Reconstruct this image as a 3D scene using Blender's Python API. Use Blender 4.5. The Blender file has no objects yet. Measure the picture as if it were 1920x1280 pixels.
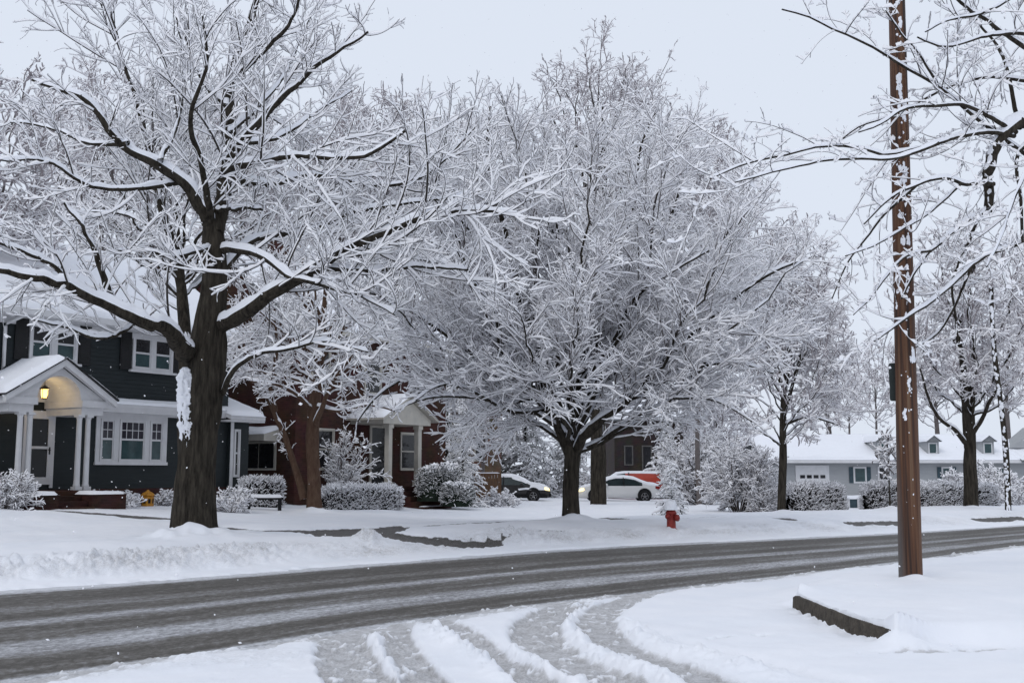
import bpy, math, random
import numpy as np
from mathutils import Vector, Matrix

SEED = 11
rng = np.random.default_rng(SEED)
random.seed(SEED)
sc = bpy.context.scene
COL = sc.collection

# ------------------------------------------------------------------ camera model
FPX, CAMH = 2050.0, 1.65
PIT = math.atan(246 / FPX)

def ray(px, py):
    a = (px - 960) / FPX
    b = (640 - py) / FPX
    return np.array([a, math.cos(PIT) - b * math.sin(PIT), math.sin(PIT) + b * math.cos(PIT)])

def at(px, py, Y):
    d = ray(px, py)
    d = d * (Y / d[1])
    return np.array([d[0], d[1], d[2] + CAMH])

def on_plane(px, py, z=0.0):
    d = ray(px, py)
    t = (z - CAMH) / d[2]
    return np.array([d[0] * t, d[1] * t])

# ------------------------------------------------------------------ small tools
def root(name, label, cat, loc=(0, 0, 0), rz=0.0, group=None):
    o = bpy.data.objects.new(name, None)
    COL.objects.link(o)
    o.location = loc
    o.rotation_euler = (0, 0, rz)
    o['label'] = label
    o['category'] = cat
    if group:
        o['group'] = group
    return o

def tag(o, label, cat, group=None, kind=None):
    if label: o['label'] = label
    if cat: o['category'] = cat
    if group: o['group'] = group
    if kind: o['kind'] = kind
    return o

def link_mesh(name, me, mats, parent=None):
    for m in (mats if isinstance(mats, (list, tuple)) else [mats]):
        me.materials.append(m)
    o = bpy.data.objects.new(name, me)
    COL.objects.link(o)
    if parent is not None:
        o.parent = parent
    return o

def np_mesh(name, V, Q, mats, mi=None, parent=None, smooth=True):
    V = np.ascontiguousarray(V, dtype=np.float32)
    Q = np.ascontiguousarray(Q, dtype=np.int32)
    me = bpy.data.meshes.new(name)
    k = Q.shape[1]
    me.vertices.add(len(V)); me.vertices.foreach_set('co', V.ravel())
    me.loops.add(Q.size); me.loops.foreach_set('vertex_index', Q.ravel())
    me.polygons.add(len(Q))
    me.polygons.foreach_set('loop_start', np.arange(0, Q.size, k, dtype=np.int32))
    if mi is not None:
        me.polygons.foreach_set('material_index', np.ascontiguousarray(mi, dtype=np.int32))
    me.polygons.foreach_set('use_smooth', np.full(len(Q), smooth, dtype=bool))
    me.update(calc_edges=True)
    return link_mesh(name, me, mats, parent)

class MB:
    def __init__(s):
        s.v, s.f, s.m, s.sm = [], [], [], []
    def add(s, vs, fs, m=0, smooth=False):
        b = len(s.v)
        s.v += [tuple(p) for p in vs]
        for f in fs:
            s.f.append([i + b for i in f]); s.m.append(m); s.sm.append(smooth)
        return s
    def box(s, x0, x1, y0, y1, z0, z1, m=0):
        vs = [(x0,y0,z0),(x1,y0,z0),(x1,y1,z0),(x0,y1,z0),(x0,y0,z1),(x1,y0,z1),(x1,y1,z1),(x0,y1,z1)]
        return s.add(vs, [(0,3,2,1),(4,5,6,7),(0,1,5,4),(1,2,6,5),(2,3,7,6),(3,0,4,7)], m)
    def prism(s, poly, a0, a1, axis='x', m=0):
        n = len(poly)
        def P(p, a):
            return {'x': (a, p[0], p[1]), 'y': (p[0], a, p[1]), 'z': (p[0], p[1], a)}[axis]
        vs = [P(p, a0) for p in poly] + [P(p, a1) for p in poly]
        fs = [tuple(range(n))[::-1], tuple(range(n, 2 * n))]
        fs += [(i, (i + 1) % n, n + (i + 1) % n, n + i) for i in range(n)]
        return s.add(vs, fs, m)
    def lathe(s, prof, c=(0, 0, 0), axis='z', seg=20, m=0, smooth=True):
        vs, fs = [], []
        for r, h in prof:
            for i in range(seg):
                a = 2 * math.pi * i / seg
                x, y = r * math.cos(a), r * math.sin(a)
                p = {'z': (x, y, h), 'y': (x, h, y), 'x': (h, x, y)}[axis]
                vs.append((p[0] + c[0], p[1] + c[1], p[2] + c[2]))
        n = len(prof)
        for k in range(n - 1):
            for i in range(seg):
                j = (i + 1) % seg
                fs.append((k * seg + i, k * seg + j, (k + 1) * seg + j, (k + 1) * seg + i))
        fs.append(tuple(range(seg))[::-1]); fs.append(tuple(range((n - 1) * seg, n * seg)))
        return s.add(vs, fs, m, smooth)
    def tube(s, pts, r, seg=8, m=0):
        pts = [Vector(p) for p in pts]
        rs = r if isinstance(r, (list, tuple)) else [r] * len(pts)
        vs, fs = [], []
        for i, p in enumerate(pts):
            t = (pts[min(i + 1, len(pts) - 1)] - pts[max(i - 1, 0)]).normalized()
            a = t.cross(Vector((0, 0, 1)) if abs(t.z) < .9 else Vector((1, 0, 0))).normalized()
            b = a.cross(t)
            for k in range(seg):
                w = 2 * math.pi * k / seg
                vs.append(p + (a * math.cos(w) + b * math.sin(w)) * rs[i])
        for i in range(len(pts) - 1):
            for k in range(seg):
                j = (k + 1) % seg
                fs.append((i * seg + k, i * seg + j, (i + 1) * seg + j, (i + 1) * seg + k))
        n = len(pts)
        fs.append(tuple(range(seg))); fs.append(tuple(range((n - 1) * seg, n * seg))[::-1])
        return s.add(vs, fs, m, True)
    def build(s, name, mats, parent=None, bevel=0):
        me = bpy.data.meshes.new(name)
        me.from_pydata(s.v, [], s.f)
        me.polygons.foreach_set('material_index', s.m)
        me.polygons.foreach_set('use_smooth', s.sm)
        me.update()
        import bmesh
        bm = bmesh.new(); bm.from_mesh(me)
        bmesh.ops.recalc_face_normals(bm, faces=bm.faces)
        bm.to_mesh(me); bm.free()
        o = link_mesh(name, me, mats, parent)
        if bevel:
            b = o.modifiers.new('bevel', 'BEVEL'); b.width = bevel; b.segments = 2
            b.limit_method = 'ANGLE'; b.angle_limit = 0.7
        return o

def h2(ix, iy, seed=0):
    n = (ix.astype(np.int64) * 374761393 + iy.astype(np.int64) * 668265263 + seed * 974711) & 0xffffffff
    n = ((n ^ (n >> 13)) * 1274126177) & 0xffffffff
    n = ((n ^ (n >> 16)) * 2246822519) & 0xffffffff
    return ((n ^ (n >> 15)) & 0xffffff) / float(0xffffff)

def vnoise(x, y, seed=0):
    x = np.asarray(x, float); y = np.asarray(y, float)
    ix, iy = np.floor(x), np.floor(y)
    fx, fy = x - ix, y - iy
    fx = fx * fx * (3 - 2 * fx); fy = fy * fy * (3 - 2 * fy)
    a = h2(ix, iy, seed); b = h2(ix + 1, iy, seed); c = h2(ix, iy + 1, seed); d = h2(ix + 1, iy + 1, seed)
    return (a + (b - a) * fx) * (1 - fy) + (c + (d - c) * fx) * fy

def fbm(x, y, seed=0, oct=4, gain=.5):
    s, a, t = 0, 1.0, 0
    for i in range(oct):
        s = s + a * vnoise(x * 2 ** i + 17.3 * i, y * 2 ** i - 9.1 * i, seed + i); t += a; a *= gain
    return s / t

def sst(x, a, b):
    t = np.clip((x - a) / (b - a), 0, 1)
    return t * t * (3 - 2 * t)

# ------------------------------------------------------------------ materials
MATS = {}
def mat(name, col, rough=.7, noise=None, bump=0, bscale=40, metal=0, spec=.3, stretch=(1,1,1), col2=None, emit=None, coords='Object'):
    if name in MATS: return MATS[name]
    m = bpy.data.materials.new(name); m.use_nodes = True
    nt = m.node_tree; N = nt.nodes; L = nt.links
    b = N['Principled BSDF']
    b.inputs['Base Color'].default_value = (*col, 1)
    b.inputs['Roughness'].default_value = rough
    b.inputs['Metallic'].default_value = metal
    b.inputs['Specular IOR Level'].default_value = spec
    if noise or bump:
        tc = N.new('ShaderNodeTexCoord'); mp = N.new('ShaderNodeMapping')
        mp.inputs['Scale'].default_value = stretch
        L.new(tc.outputs[coords], mp.inputs['Vector'])
        if noise:
            n = N.new('ShaderNodeTexNoise'); n.inputs['Scale'].default_value = noise; n.inputs['Detail'].default_value = 6
            n.inputs['Roughness'].default_value = .65
            L.new(mp.outputs['Vector'], n.inputs['Vector'])
            r = N.new('ShaderNodeValToRGB')
            c2 = col2 or tuple(c * .55 for c in col)
            r.color_ramp.elements[0].position = .32; r.color_ramp.elements[0].color = (*c2, 1)
            r.color_ramp.elements[1].position = .68; r.color_ramp.elements[1].color = (*col, 1)
            L.new(n.outputs['Fac'], r.inputs['Fac']); L.new(r.outputs['Color'], b.inputs['Base Color'])
        if bump:
            n2 = N.new('ShaderNodeTexNoise'); n2.inputs['Scale'].default_value = bscale; n2.inputs['Detail'].default_value = 5
            L.new(mp.outputs['Vector'], n2.inputs['Vector'])
            bp = N.new('ShaderNodeBump'); bp.inputs['Strength'].default_value = bump; bp.inputs['Distance'].default_value = .05
            L.new(n2.outputs['Fac'], bp.inputs['Height']); L.new(bp.outputs['Normal'], b.inputs['Normal'])
    if emit:
        b.inputs['Emission Color'].default_value = (*emit[0], 1); b.inputs['Emission Strength'].default_value = emit[1]
    MATS[name] = m
    return m

SNOW = mat('snow', (.86, .875, .92), .65, bump=.25, bscale=30, spec=.2)
TWSNOW = mat('twig_snow', (.91, .91, .935), .7, spec=.1)
BARK = mat('dark_bark', (.066, .057, .045), .95, noise=13, bump=1.0, bscale=20, stretch=(1, 1, .16), col2=(.014, .012, .010), spec=.1)
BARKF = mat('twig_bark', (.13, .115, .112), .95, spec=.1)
LIMBHAZE = mat('hazed_limb_bark', (.17, .150, .145), .95, noise=5, col2=(.11, .098, .095), spec=.05)  # distant limbs: bark lightened so the colour carries the haze
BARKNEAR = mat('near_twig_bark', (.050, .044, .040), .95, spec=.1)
BARKHAZE = mat('hazed_twig_bark', (.36, .325, .335), .95, spec=.05)  # distance haze painted into the twig colour
BARKBR = mat('red_brown_bark', (.12, .078, .055), .9, noise=12, bump=.8, bscale=30, stretch=(1, 1, .3), col2=(.07, .04, .028), spec=.1)
GREEN = mat('evergreen_needles', (.030, .042, .030), .9, noise=5, col2=(.012, .018, .014), spec=.1)
HEDGE = mat('hedge_twigs', (.085, .072, .066), .95, spec=.05)
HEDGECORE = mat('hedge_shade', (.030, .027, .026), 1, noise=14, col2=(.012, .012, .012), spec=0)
WHITE = mat('white_paint', (.66, .66, .67), .55, noise=3, col2=(.58, .58, .59))
CREAM = mat('cream_paint', (.52, .49, .43), .6, noise=3, col2=(.42, .40, .36))
SIDING = mat('dark_teal_siding', (.017, .023, .025), .6, noise=3, col2=(.012, .017, .019), stretch=(.4, .4, 3))
SHUT = mat('black_shutter', (.014, .014, .015), .5, noise=8, col2=(.009, .009, .01))
GLASSD = mat('dark_window_glass', (.016, .016, .018), .08, noise=1.3, col2=(.010, .010, .012), spec=.4)
GLASSP = mat('purple_reflection_glass', (.032, .028, .042), .12, noise=4, col2=(.02, .018, .026), spec=.35)  # purple reflection of the upper sashes put into the pane colour
GLASST = mat('teal_curtained_glass', (.045, .085, .090), .1, noise=2.5, col2=(.022, .045, .048), spec=.4)
DOORD = mat('dark_storm_glass', (.011, .012, .013), .1, noise=2, col2=(.007, .007, .008), spec=.25)
METAL = mat('dark_metal', (.02, .02, .022), .4, noise=20, metal=.6)
RUBBER = mat('tyre_rubber', (.012, .012, .013), .8, noise=30)
RIM = mat('alloy_rim', (.30, .30, .31), .35, noise=30, metal=.8)
CARW = mat('white_car_paint', (.66, .66, .65), .25, noise=1.5, col2=(.60, .60, .59), spec=.5)
CARD = mat('dark_car_paint', (.020, .018, .018), .3, noise=2, spec=.5)
CARR = mat('red_car_paint', (.44, .045, .020), .4, noise=2, col2=(.28, .030, .016), spec=.5)
CARGLASS = mat('car_glass', (.02, .035, .037), .1, noise=2, spec=.5)
LAMPON = mat('lit_headlight', (.9, .8, .55), .3, emit=((1, .78, .34), 1.5))
TAIL = mat('tail_light', (.25, .015, .012), .3, noise=20)
HYDRED = mat('hydrant_red', (.30, .030, .022), .55, noise=14, bump=.2, col2=(.17, .018, .014), spec=.4)
YELLOW = mat('yellow_paint', (.55, .26, .025), .5, noise=12, col2=(.36, .15, .02))
CONC = mat('kerb_concrete', (.095, .080, .062), .9, noise=11, bump=.8, bscale=30, col2=(.038, .032, .026))
GREYHAZE = mat('hazed_grey_siding', (.36, .37, .38), .7, noise=1.2, col2=(.32, .33, .34), stretch=(1, 1, 6))  # siding paled, distance haze mixed into its base colour
GREYTRIM = mat('grey_trim', (.20, .21, .22), .6, noise=5)
BLUESHUT = mat('slate_blue_shutter', (.05, .085, .105), .6, noise=8)
FENCEB = mat('brown_fence', (.15, .088, .052), .9, noise=5, bump=.3, stretch=(4, 4, .6), col2=(.10, .056, .034))
SIGNG = mat('dark_green_sign', (.055, .068, .066), .5, noise=6, col2=(.04, .05, .05))
SIGNR = mat('red_sign', (.42, .03, .035), .5, noise=9)
LANTGLASS = mat('lit_lantern_glass', (1, .8, .4), .3, emit=((1, .60, .16), 3.4))
ROOFD = mat('dark_shingle', (.045, .045, .047), .9, noise=12)

def brick_mat(name, c1, c2, mortar, scale=5.0):
    m = bpy.data.materials.new(name); m.use_nodes = True
    nt = m.node_tree; N = nt.nodes; L = nt.links; b = N['Principled BSDF']
    tc = N.new('ShaderNodeTexCoord'); sp = N.new('ShaderNodeSeparateXYZ'); cb = N.new('ShaderNodeCombineXYZ'); ad = N.new('ShaderNodeMath')
    L.new(tc.outputs['Object'], sp.inputs[0]); ad.operation = 'ADD'
    L.new(sp.outputs['X'], ad.inputs[0]); L.new(sp.outputs['Y'], ad.inputs[1])
    L.new(ad.outputs[0], cb.inputs['X']); L.new(sp.outputs['Z'], cb.inputs['Y'])
    br = N.new('ShaderNodeTexBrick'); br.inputs['Scale'].default_value = scale
    br.inputs['Color1'].default_value = (*c1, 1); br.inputs['Color2'].default_value = (*c2, 1); br.inputs['Mortar'].default_value = (*mortar, 1)
    br.inputs['Mortar Size'].default_value = .012; br.inputs['Brick Width'].default_value = 1.1; br.inputs['Row Height'].default_value = .38
    L.new(cb.outputs[0], br.inputs['Vector'])
    no = N.new('ShaderNodeTexNoise'); no.inputs['Scale'].default_value = 1.5; no.inputs['Detail'].default_value = 5
    L.new(tc.outputs['Object'], no.inputs['Vector'])
    mx = N.new('ShaderNodeMix'); mx.data_type = 'RGBA'; mx.blend_type = 'MULTIPLY'; mx.inputs['Factor'].default_value = .7
    L.new(br.outputs['Color'], mx.inputs[6]); L.new(no.outputs['Color'], mx.inputs[7])
    hs = N.new('ShaderNodeHueSaturation'); hs.inputs['Value'].default_value = 1.6; hs.inputs['Saturation'].default_value = .95
    L.new(mx.outputs[2], hs.inputs['Color']); L.new(hs.outputs['Color'], b.inputs['Base Color'])
    bp = N.new('ShaderNodeBump'); bp.inputs['Strength'].default_value = .4; bp.inputs['Distance'].default_value = .02
    L.new(br.outputs['Fac'], bp.inputs['Height']); bp.invert = True; L.new(bp.outputs['Normal'], b.inputs['Normal'])
    b.inputs['Roughness'].default_value = .9; b.inputs['Specular IOR Level'].default_value = .1
    return m
BRICK = brick_mat('red_brick', (.060, .026, .020), (.042, .020, .016), (.055, .043, .038))
BRICKD = brick_mat('dark_brick', (.060, .026, .021), (.040, .019, .016), (.05, .04, .035))

def ground_material():
    m = bpy.data.materials.new('snow_ground'); m.use_nodes = True
    nt = m.node_tree; N = nt.nodes; L = nt.links; b = N['Principled BSDF']
    at_ = N.new('ShaderNodeAttribute'); at_.attribute_name = 'cover'
    sep = N.new('ShaderNodeSeparateColor'); L.new(at_.outputs['Color'], sep.inputs[0])
    tc = N.new('ShaderNodeTexCoord')
    def noise(s, d=6, r=.6):
        n = N.new('ShaderNodeTexNoise'); n.inputs['Scale'].default_value = s; n.inputs['Detail'].default_value = d; n.inputs['Roughness'].default_value = r
        L.new(tc.outputs['Object'], n.inputs['Vector']); return n.outputs['Fac']
    def mth(op, a, c, clamp=False):
        k = N.new('ShaderNodeMath'); k.operation = op; k.use_clamp = clamp
        for i, v in enumerate((a, c)):
            if isinstance(v, (int, float)): k.inputs[i].default_value = v
            else: L.new(v, k.inputs[i])
        return k.outputs[0]
    def mix(f, a, c):
        k = N.new('ShaderNodeMix'); k.data_type = 'RGBA'
        L.new(f, k.inputs[0])
        for i, v in ((6, a), (7, c)):
            if isinstance(v, tuple): k.inputs[i].default_value = (*v, 1)
            else: L.new(v, k.inputs[i])
        return k.outputs[2]
    def ramp(f, p0, p1):
        k = N.new('ShaderNodeMapRange'); k.interpolation_type = 'SMOOTHSTEP'
        L.new(f, k.inputs[0]); k.inputs[1].default_value = p0; k.inputs[2].default_value = p1
        return k.outputs[0]
    nf, nm, nl = noise(38, 8, .75), noise(7), noise(.9, 4)
    base = mix(ramp(nl, .3, .7), (.83, .85, .90), (.88, .89, .93))
    # slush: grey half-melted tracks
    sl = mth('ADD', sep.outputs[0], mth('MULTIPLY', mth('SUBTRACT', nf, .5), .95))
    slc = mix(mth('ADD', mth('MULTIPLY', ramp(nf, .38, .62), .6), mth('MULTIPLY', ramp(nm, .35, .65), .4)), (.31, .30, .295), (.64, .64, .655))
    c1 = mix(mth('MULTIPLY', ramp(sl, .30, .75), .92), base, slc)
    # dirt: road grit thrown into the bank
    dn = mth('MULTIPLY', sep.outputs[1], mth('ADD', mth('MULTIPLY', ramp(nf, .40, .66), .75), mth('MULTIPLY', ramp(nm, .42, .7), .45)), True)
    c2 = mix(dn, c1, (.24, .215, .185))
    # wet: cleared dark wet pavement, plus the dark sidewalk edge lines
    w = mth('ADD', sep.outputs[2], mth('MULTIPLY', mth('SUBTRACT', nm, .5), .5))
    c3 = mix(ramp(w, .42, .62), c2, mix(ramp(nf, .35, .65), (.050, .046, .042), (.16, .152, .145)))
    L.new(c3, b.inputs['Base Color'])
    b.inputs['Roughness'].default_value = .6; b.inputs['Specular IOR Level'].default_value = .25
    bp = N.new('ShaderNodeBump'); bp.inputs['Strength'].default_value = .45; bp.inputs['Distance'].default_value = .05
    hs = mth('ADD', mth('MULTIPLY', nf, mth('ADD', .22, mth('MULTIPLY', mth('ADD', sep.outputs[0], sep.outputs[1]), .9))), mth('MULTIPLY', nm, .35))
    L.new(hs, bp.inputs['Height']); L.new(bp.outputs['Normal'], b.inputs['Normal'])
    return m

def road_material():
    m = bpy.data.materials.new('wet_slushy_asphalt'); m.use_nodes = True
    nt = m.node_tree; N = nt.nodes; L = nt.links; b = N['Principled BSDF']
    uv = N.new('ShaderNodeUVMap'); uv.uv_map = 'UVMap'
    sp = N.new('ShaderNodeSeparateXYZ'); L.new(uv.outputs[0], sp.inputs[0])
    def noise(sx, sy, d=5, r=.6, off=0):
        mp = N.new('ShaderNodeMapping'); mp.inputs['Scale'].default_value = (sx, sy, 1); mp.inputs['Location'].default_value = (off, off * 2, 0)
        L.new(uv.outputs[0], mp.inputs[0])
        n = N.new('ShaderNodeTexNoise'); n.inputs['Scale'].default_value = 1; n.inputs['Detail'].default_value = d; n.inputs['Roughness'].default_value = r
        L.new(mp.outputs[0], n.inputs['Vector']); return n.outputs['Fac']
    def mth(op, a, c, clamp=False):
        k = N.new('ShaderNodeMath'); k.operation = op; k.use_clamp = clamp
        for i, v in enumerate((a, c)):
            if isinstance(v, (int, float)): k.inputs[i].default_value = v
            else: L.new(v, k.inputs[i])
        return k.outputs[0]
    wob = mth('MULTIPLY', mth('SUBTRACT', noise(.10, 1.2, 4), .5), .075)
    streak = mth('MULTIPLY', mth('SUBTRACT', noise(.30, 70, 5, .75, 3), .5), .62)
    v = mth('ADD', sp.outputs['Y'], wob)
    r = N.new('ShaderNodeValToRGB'); cr = r.color_ramp
    stops = [(0, .95), (.025, .85), (.06, .25), (.12, .12), (.24, .10), (.285, .30), (.33, .36), (.37, .12), (.43, .12), (.475, .62), (.515, .55),
             (.555, .16), (.60, .12), (.635, .30), (.67, .14), (.715, .55), (.76, .68), (.815, .60), (.85, .18), (.895, .06), (.92, .16), (.935, .34), (.955, .12), (.98, .22), (1, .8)]
    e = cr.elements
    e[0].position, e[1].position = stops[0][0], stops[-1][0]
    e[0].color = (stops[0][1],) * 3 + (1,); e[1].color = (stops[-1][1],) * 3 + (1,)
    for p, c in stops[1:-1]:
        k = e.new(p); k.color = (c, c, c, 1)
    L.new(v, r.inputs['Fac'])
    grain = mth('ADD', mth('MULTIPLY', mth('SUBTRACT', noise(9, 60, 5, .8, 7), .5), 1.5), mth('MULTIPLY', mth('SUBTRACT', noise(1.1, 26, 6, .75, 5), .5), .85))
    patch = mth('MULTIPLY', mth('SUBTRACT', noise(.22, 5, 5, .65, 11), .5), .62)
    s = mth('ADD', r.outputs['Color'], mth('ADD', streak, mth('ADD', grain, patch)), True)
    c = N.new('ShaderNodeValToRGB')
    ce = c.color_ramp.elements
    ce[0].position = .02; ce[0].color = (.070, .064, .056, 1)
    ce[1].position = .95; ce[1].color = (.60, .61, .64, 1)
    k = ce.new(.25); k.color = (.130, .122, .111, 1)
    k = ce.new(.55); k.color = (.26, .26, .27, 1)
    L.new(s, c.inputs['Fac']); L.new(c.outputs['Color'], b.inputs['Base Color'])
    b.inputs['Roughness'].default_value = .62; b.inputs['Specular IOR Level'].default_value = .25
    bp = N.new('ShaderNodeBump'); bp.inputs['Strength'].default_value = .35; bp.inputs['Distance'].default_value = .02
    L.new(s, bp.inputs['Height']); L.new(bp.outputs['Normal'], b.inputs['Normal'])
    return m

# ------------------------------------------------------------------ world, sun, camera
SUN_EL, SUN_AZ = math.radians(48), math.radians(215)
w = bpy.data.worlds.new('World'); sc.world = w; w.use_nodes = True
nt = w.node_tree
bg = nt.nodes['Background']
sky = nt.nodes.new('ShaderNodeTexSky'); sky.sky_type = 'NISHITA'; sky.sun_disc = False
sky.sun_elevation = SUN_EL; sky.sun_rotation = SUN_AZ; sky.dust_density = 4; sky.air_density = 1
bw = nt.nodes.new('ShaderNodeMix'); bw.data_type = 'RGBA'; bw.inputs[0].default_value = .93     # cloud deck veils the clear sky
bw.inputs[7].default_value = (7.70, 8.32, 9.42, 1)
nt.links.new(sky.outputs[0], bw.inputs[6]); nt.links.new(bw.outputs[2], bg.inputs['Color'])
bg.inputs['Strength'].default_value = .10

sd = bpy.data.lights.new('sun', 'SUN'); sd.energy = .55; sd.angle = math.radians(25); sd.color = (1, .97, .93)
so = bpy.data.objects.new('sun', sd); COL.objects.link(so)
dv = Vector((math.sin(SUN_AZ) * math.cos(SUN_EL), math.cos(SUN_AZ) * math.cos(SUN_EL), math.sin(SUN_EL)))
so.rotation_euler = dv.to_track_quat('Z', 'Y').to_euler()

cd = bpy.data.cameras.new('camera'); cam = bpy.data.objects.new('camera', cd); COL.objects.link(cam)
cd.sensor_width = 36; cd.lens = FPX / 1920 * 36; cd.clip_end = 5000; cd.clip_start = .1
cam.location = (0, 0, CAMH); cam.rotation_euler = (math.pi / 2 + PIT, 0, 0)
sc.camera = cam
sc.view_settings.view_transform = 'Standard'; sc.view_settings.look = 'None'
sc.view_settings.exposure = 0; sc.view_settings.gamma = 1
sc.cycles.use_denoising = True
sc.cycles.max_bounces = 9; sc.cycles.diffuse_bounces = 8; sc.cycles.glossy_bounces = 2
sc.cycles.transparent_max_bounces = 4; sc.cycles.caustics_reflective = False; sc.cycles.caustics_refractive = False

# ------------------------------------------------------------------ terrain
def smooth_poly(P, n=12):
    P = np.array(P, float)
    out = []
    for i in range(len(P) - 1):
        p0 = P[max(i - 1, 0)]; p1 = P[i]; p2 = P[i + 1]; p3 = P[min(i + 2, len(P) - 1)]
        for t in np.linspace(0, 1, n, endpoint=False):
            out.append(.5 * ((2 * p1) + (-p0 + p2) * t + (2 * p0 - 5 * p1 + 4 * p2 - p3) * t ** 2 + (-p0 + 3 * p1 - 3 * p2 + p3) * t ** 3))
    out.append(P[-1])
    return np.array(out)

far_w = [on_plane(*p) for p in [(0, 1110), (350, 1086), (700, 1058), (1130, 1027), (1680, 1000), (1920, 985)]]
near_w = [on_plane(*p) for p in [(0, 1277), (365, 1225), (822, 1156), (1216, 1108), (1681, 1053), (1920, 1022)]]
def extend(P, dl, dr):
    P = [np.array(p) for p in P]
    return [P[0] + np.array(dl) * s for s in (60, 30, 14, 6, 2.5)] + P + [P[-1] + np.array(dr) * s for s in (6, 14, 30, 60, 110)]
def unit(x, y):
    l = math.hypot(x, y); return (x / l, y / l)
FAR = smooth_poly(extend(far_w, unit(-.72, -.70), unit(.80, .60)), 6)
NEAR = smooth_poly(extend(near_w, unit(-.66, -.75), unit(.80, .60)), 6)

def sdist(X, Y, poly):
    """distance to an open polyline, positive on its left side"""
    best = np.full(X.shape, 1e9); sgn = np.zeros(X.shape)
    for a, b in zip(poly[:-1], poly[1:]):
        d = b - a; l2 = d @ d
        if l2 < 1e-9: continue
        t = np.clip(((X - a[0]) * d[0] + (Y - a[1]) * d[1]) / l2, 0, 1)
        dx = X - a[0] - t * d[0]; dy = Y - a[1] - t * d[1]
        q = dx * dx + dy * dy
        c = d[0] * (Y - a[1]) - d[1] * (X - a[0])
        mk = q < best
        best = np.where(mk, q, best); sgn = np.where(mk, np.sign(c), sgn)
    return np.sqrt(best) * sgn

def pdist(X, Y, poly):
    best = np.full(X.shape, 1e9)
    for a, b in zip(poly[:-1], poly[1:]):
        d = b - a; l2 = max(d @ d, 1e-9)
        t = np.clip(((X - a[0]) * d[0] + (Y - a[1]) * d[1]) / l2, 0, 1)
        best = np.minimum(best, (X - a[0] - t * d[0]) ** 2 + (Y - a[1] - t * d[1]) ** 2)
    return np.sqrt(best)

def inpoly(X, Y, P):
    r = np.zeros(X.shape, bool); n = len(P)
    for i in range(n):
        x1, y1 = P[i]; x2, y2 = P[(i + 1) % n]
        if abs(y2 - y1) < 1e-9: continue
        r ^= ((y1 > Y) != (y2 > Y)) & (X < (x2 - x1) * (Y - y1) / (y2 - y1) + x1)
    return r

def base_h(X, Y):
    """broad lie of the land"""
    X = np.asarray(X, float); Y = np.asarray(Y, float)
    df = sdist(X, Y, FAR)
    hv = np.interp(X, [-60, -14, -6, 0, 10, 30], [.80, .70, .30, .06, -.04, -.10])
    z = .33 * sst(df, .4, 3.0)
    k = sst(df, 4, 13)
    z = np.where(df > 0, z * (1 - k) + hv * k, 0)
    return z

def gz(X, Y):
    return float(base_h(np.array([X]), np.array([Y]))[0])

def ground_pt(px, py):
    z = .3
    for _ in range(12):
        p = on_plane(px, py, z); z = .5 * z + .5 * gz(p[0], p[1])
    return p

def place(px, Y, dz=0.0):
    p = at(px, 886, Y)
    return np.array([p[0], Y, gz(p[0], Y) + dz])

def P0(*pts):
    return smooth_poly([on_plane(x, y) for x, y in pts], 6)
def PT(*pts):
    return smooth_poly([ground_pt(x, y) for x, y in pts], 4)

ruts = [(P0((655, 1175), (622, 1210), (640, 1280), (690, 1360)), .24), (P0((690, 1178), (668, 1222), (700, 1285), (760, 1360)), .19),
        (P0((740, 1180), (748, 1225), (790, 1290), (860, 1370)), .25), (P0((815, 1165), (870, 1202), (935, 1246), (1010, 1300), (1080, 1350)), .24),
        (P0((1075, 1135), (1022, 1168), (1008, 1202), (1060, 1248), (1150, 1295), (1260, 1350)), .40),
        (P0((1220, 1112), (1140, 1150), (1118, 1180), (1160, 1224), (1250, 1262), (1340, 1298), (1450, 1350)), .36)]
shallow = [(P0((1207, 1195), (1290, 1222), (1391, 1245), (1500, 1272), (1650, 1310)), .16)]
ridges = [(P0((796, 1183), (840, 1212), (900, 1250), (960, 1292)), .14), (P0((1062, 1200), (1110, 1225), (1180, 1262), (1250, 1300)), .17),
          (P0((1165, 1180), (1240, 1217), (1330, 1248), (1450, 1284)), .15), (P0((700, 1205), (722, 1240), (760, 1290)), .13),
          (P0((1085, 1130), (1068, 1165), (1062, 1190)), .09), (P0((960, 1240), (1030, 1272), (1100, 1300)), .14)]
KP = [on_plane(x, y, .075) for x, y in [(1501, 1141), (1550, 1163), (1610, 1188), (1660, 1205), (1690, 1214)]]
kerb_line = smooth_poly(KP, 6)
corner_poly = [tuple(p + np.array([-.045, -.01])) for p in KP] + [tuple(on_plane(*p)) for p in [(1800, 1222), (1960, 1218), (2600, 1215), (2600, 1060), (1920, 1075), (1640, 1100), (1540, 1118)]]
wet_polys = [[tuple(ground_pt(*p)) for p in L] for L in (
    [(560, 1000), (590, 993), (740, 986), (780, 988), (760, 1000), (710, 1005), (640, 1010), (580, 1008)],
    [(680, 1006), (732, 999), (800, 1008), (862, 1014), (955, 1018), (945, 1030), (860, 1032), (770, 1022)])]
dark_lines = [(PT((418, 990), (500, 995), (595, 999)), .10), (PT((50, 956), (130, 961), (200, 966), (310, 974)), .10), (PT((760, 989), (880, 985), (960, 981)), .07),
             (PT((0, 1023), (60, 1019), (110, 1016)), .06), (PT((1085, 968), (1180, 974)), .07), (PT((1215, 975), (1300, 971), (1400, 971), (1480, 975)), .06),
             (PT((905, 957), (980, 961)), .05), (PT((1600, 986), (1690, 984)), .06), (PT((1840, 978), (1920, 974)), .06), (PT((980, 1003), (1040, 1003)), .05)]  # dark strips along the sidewalk edges, drawn through the wet mask
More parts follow.
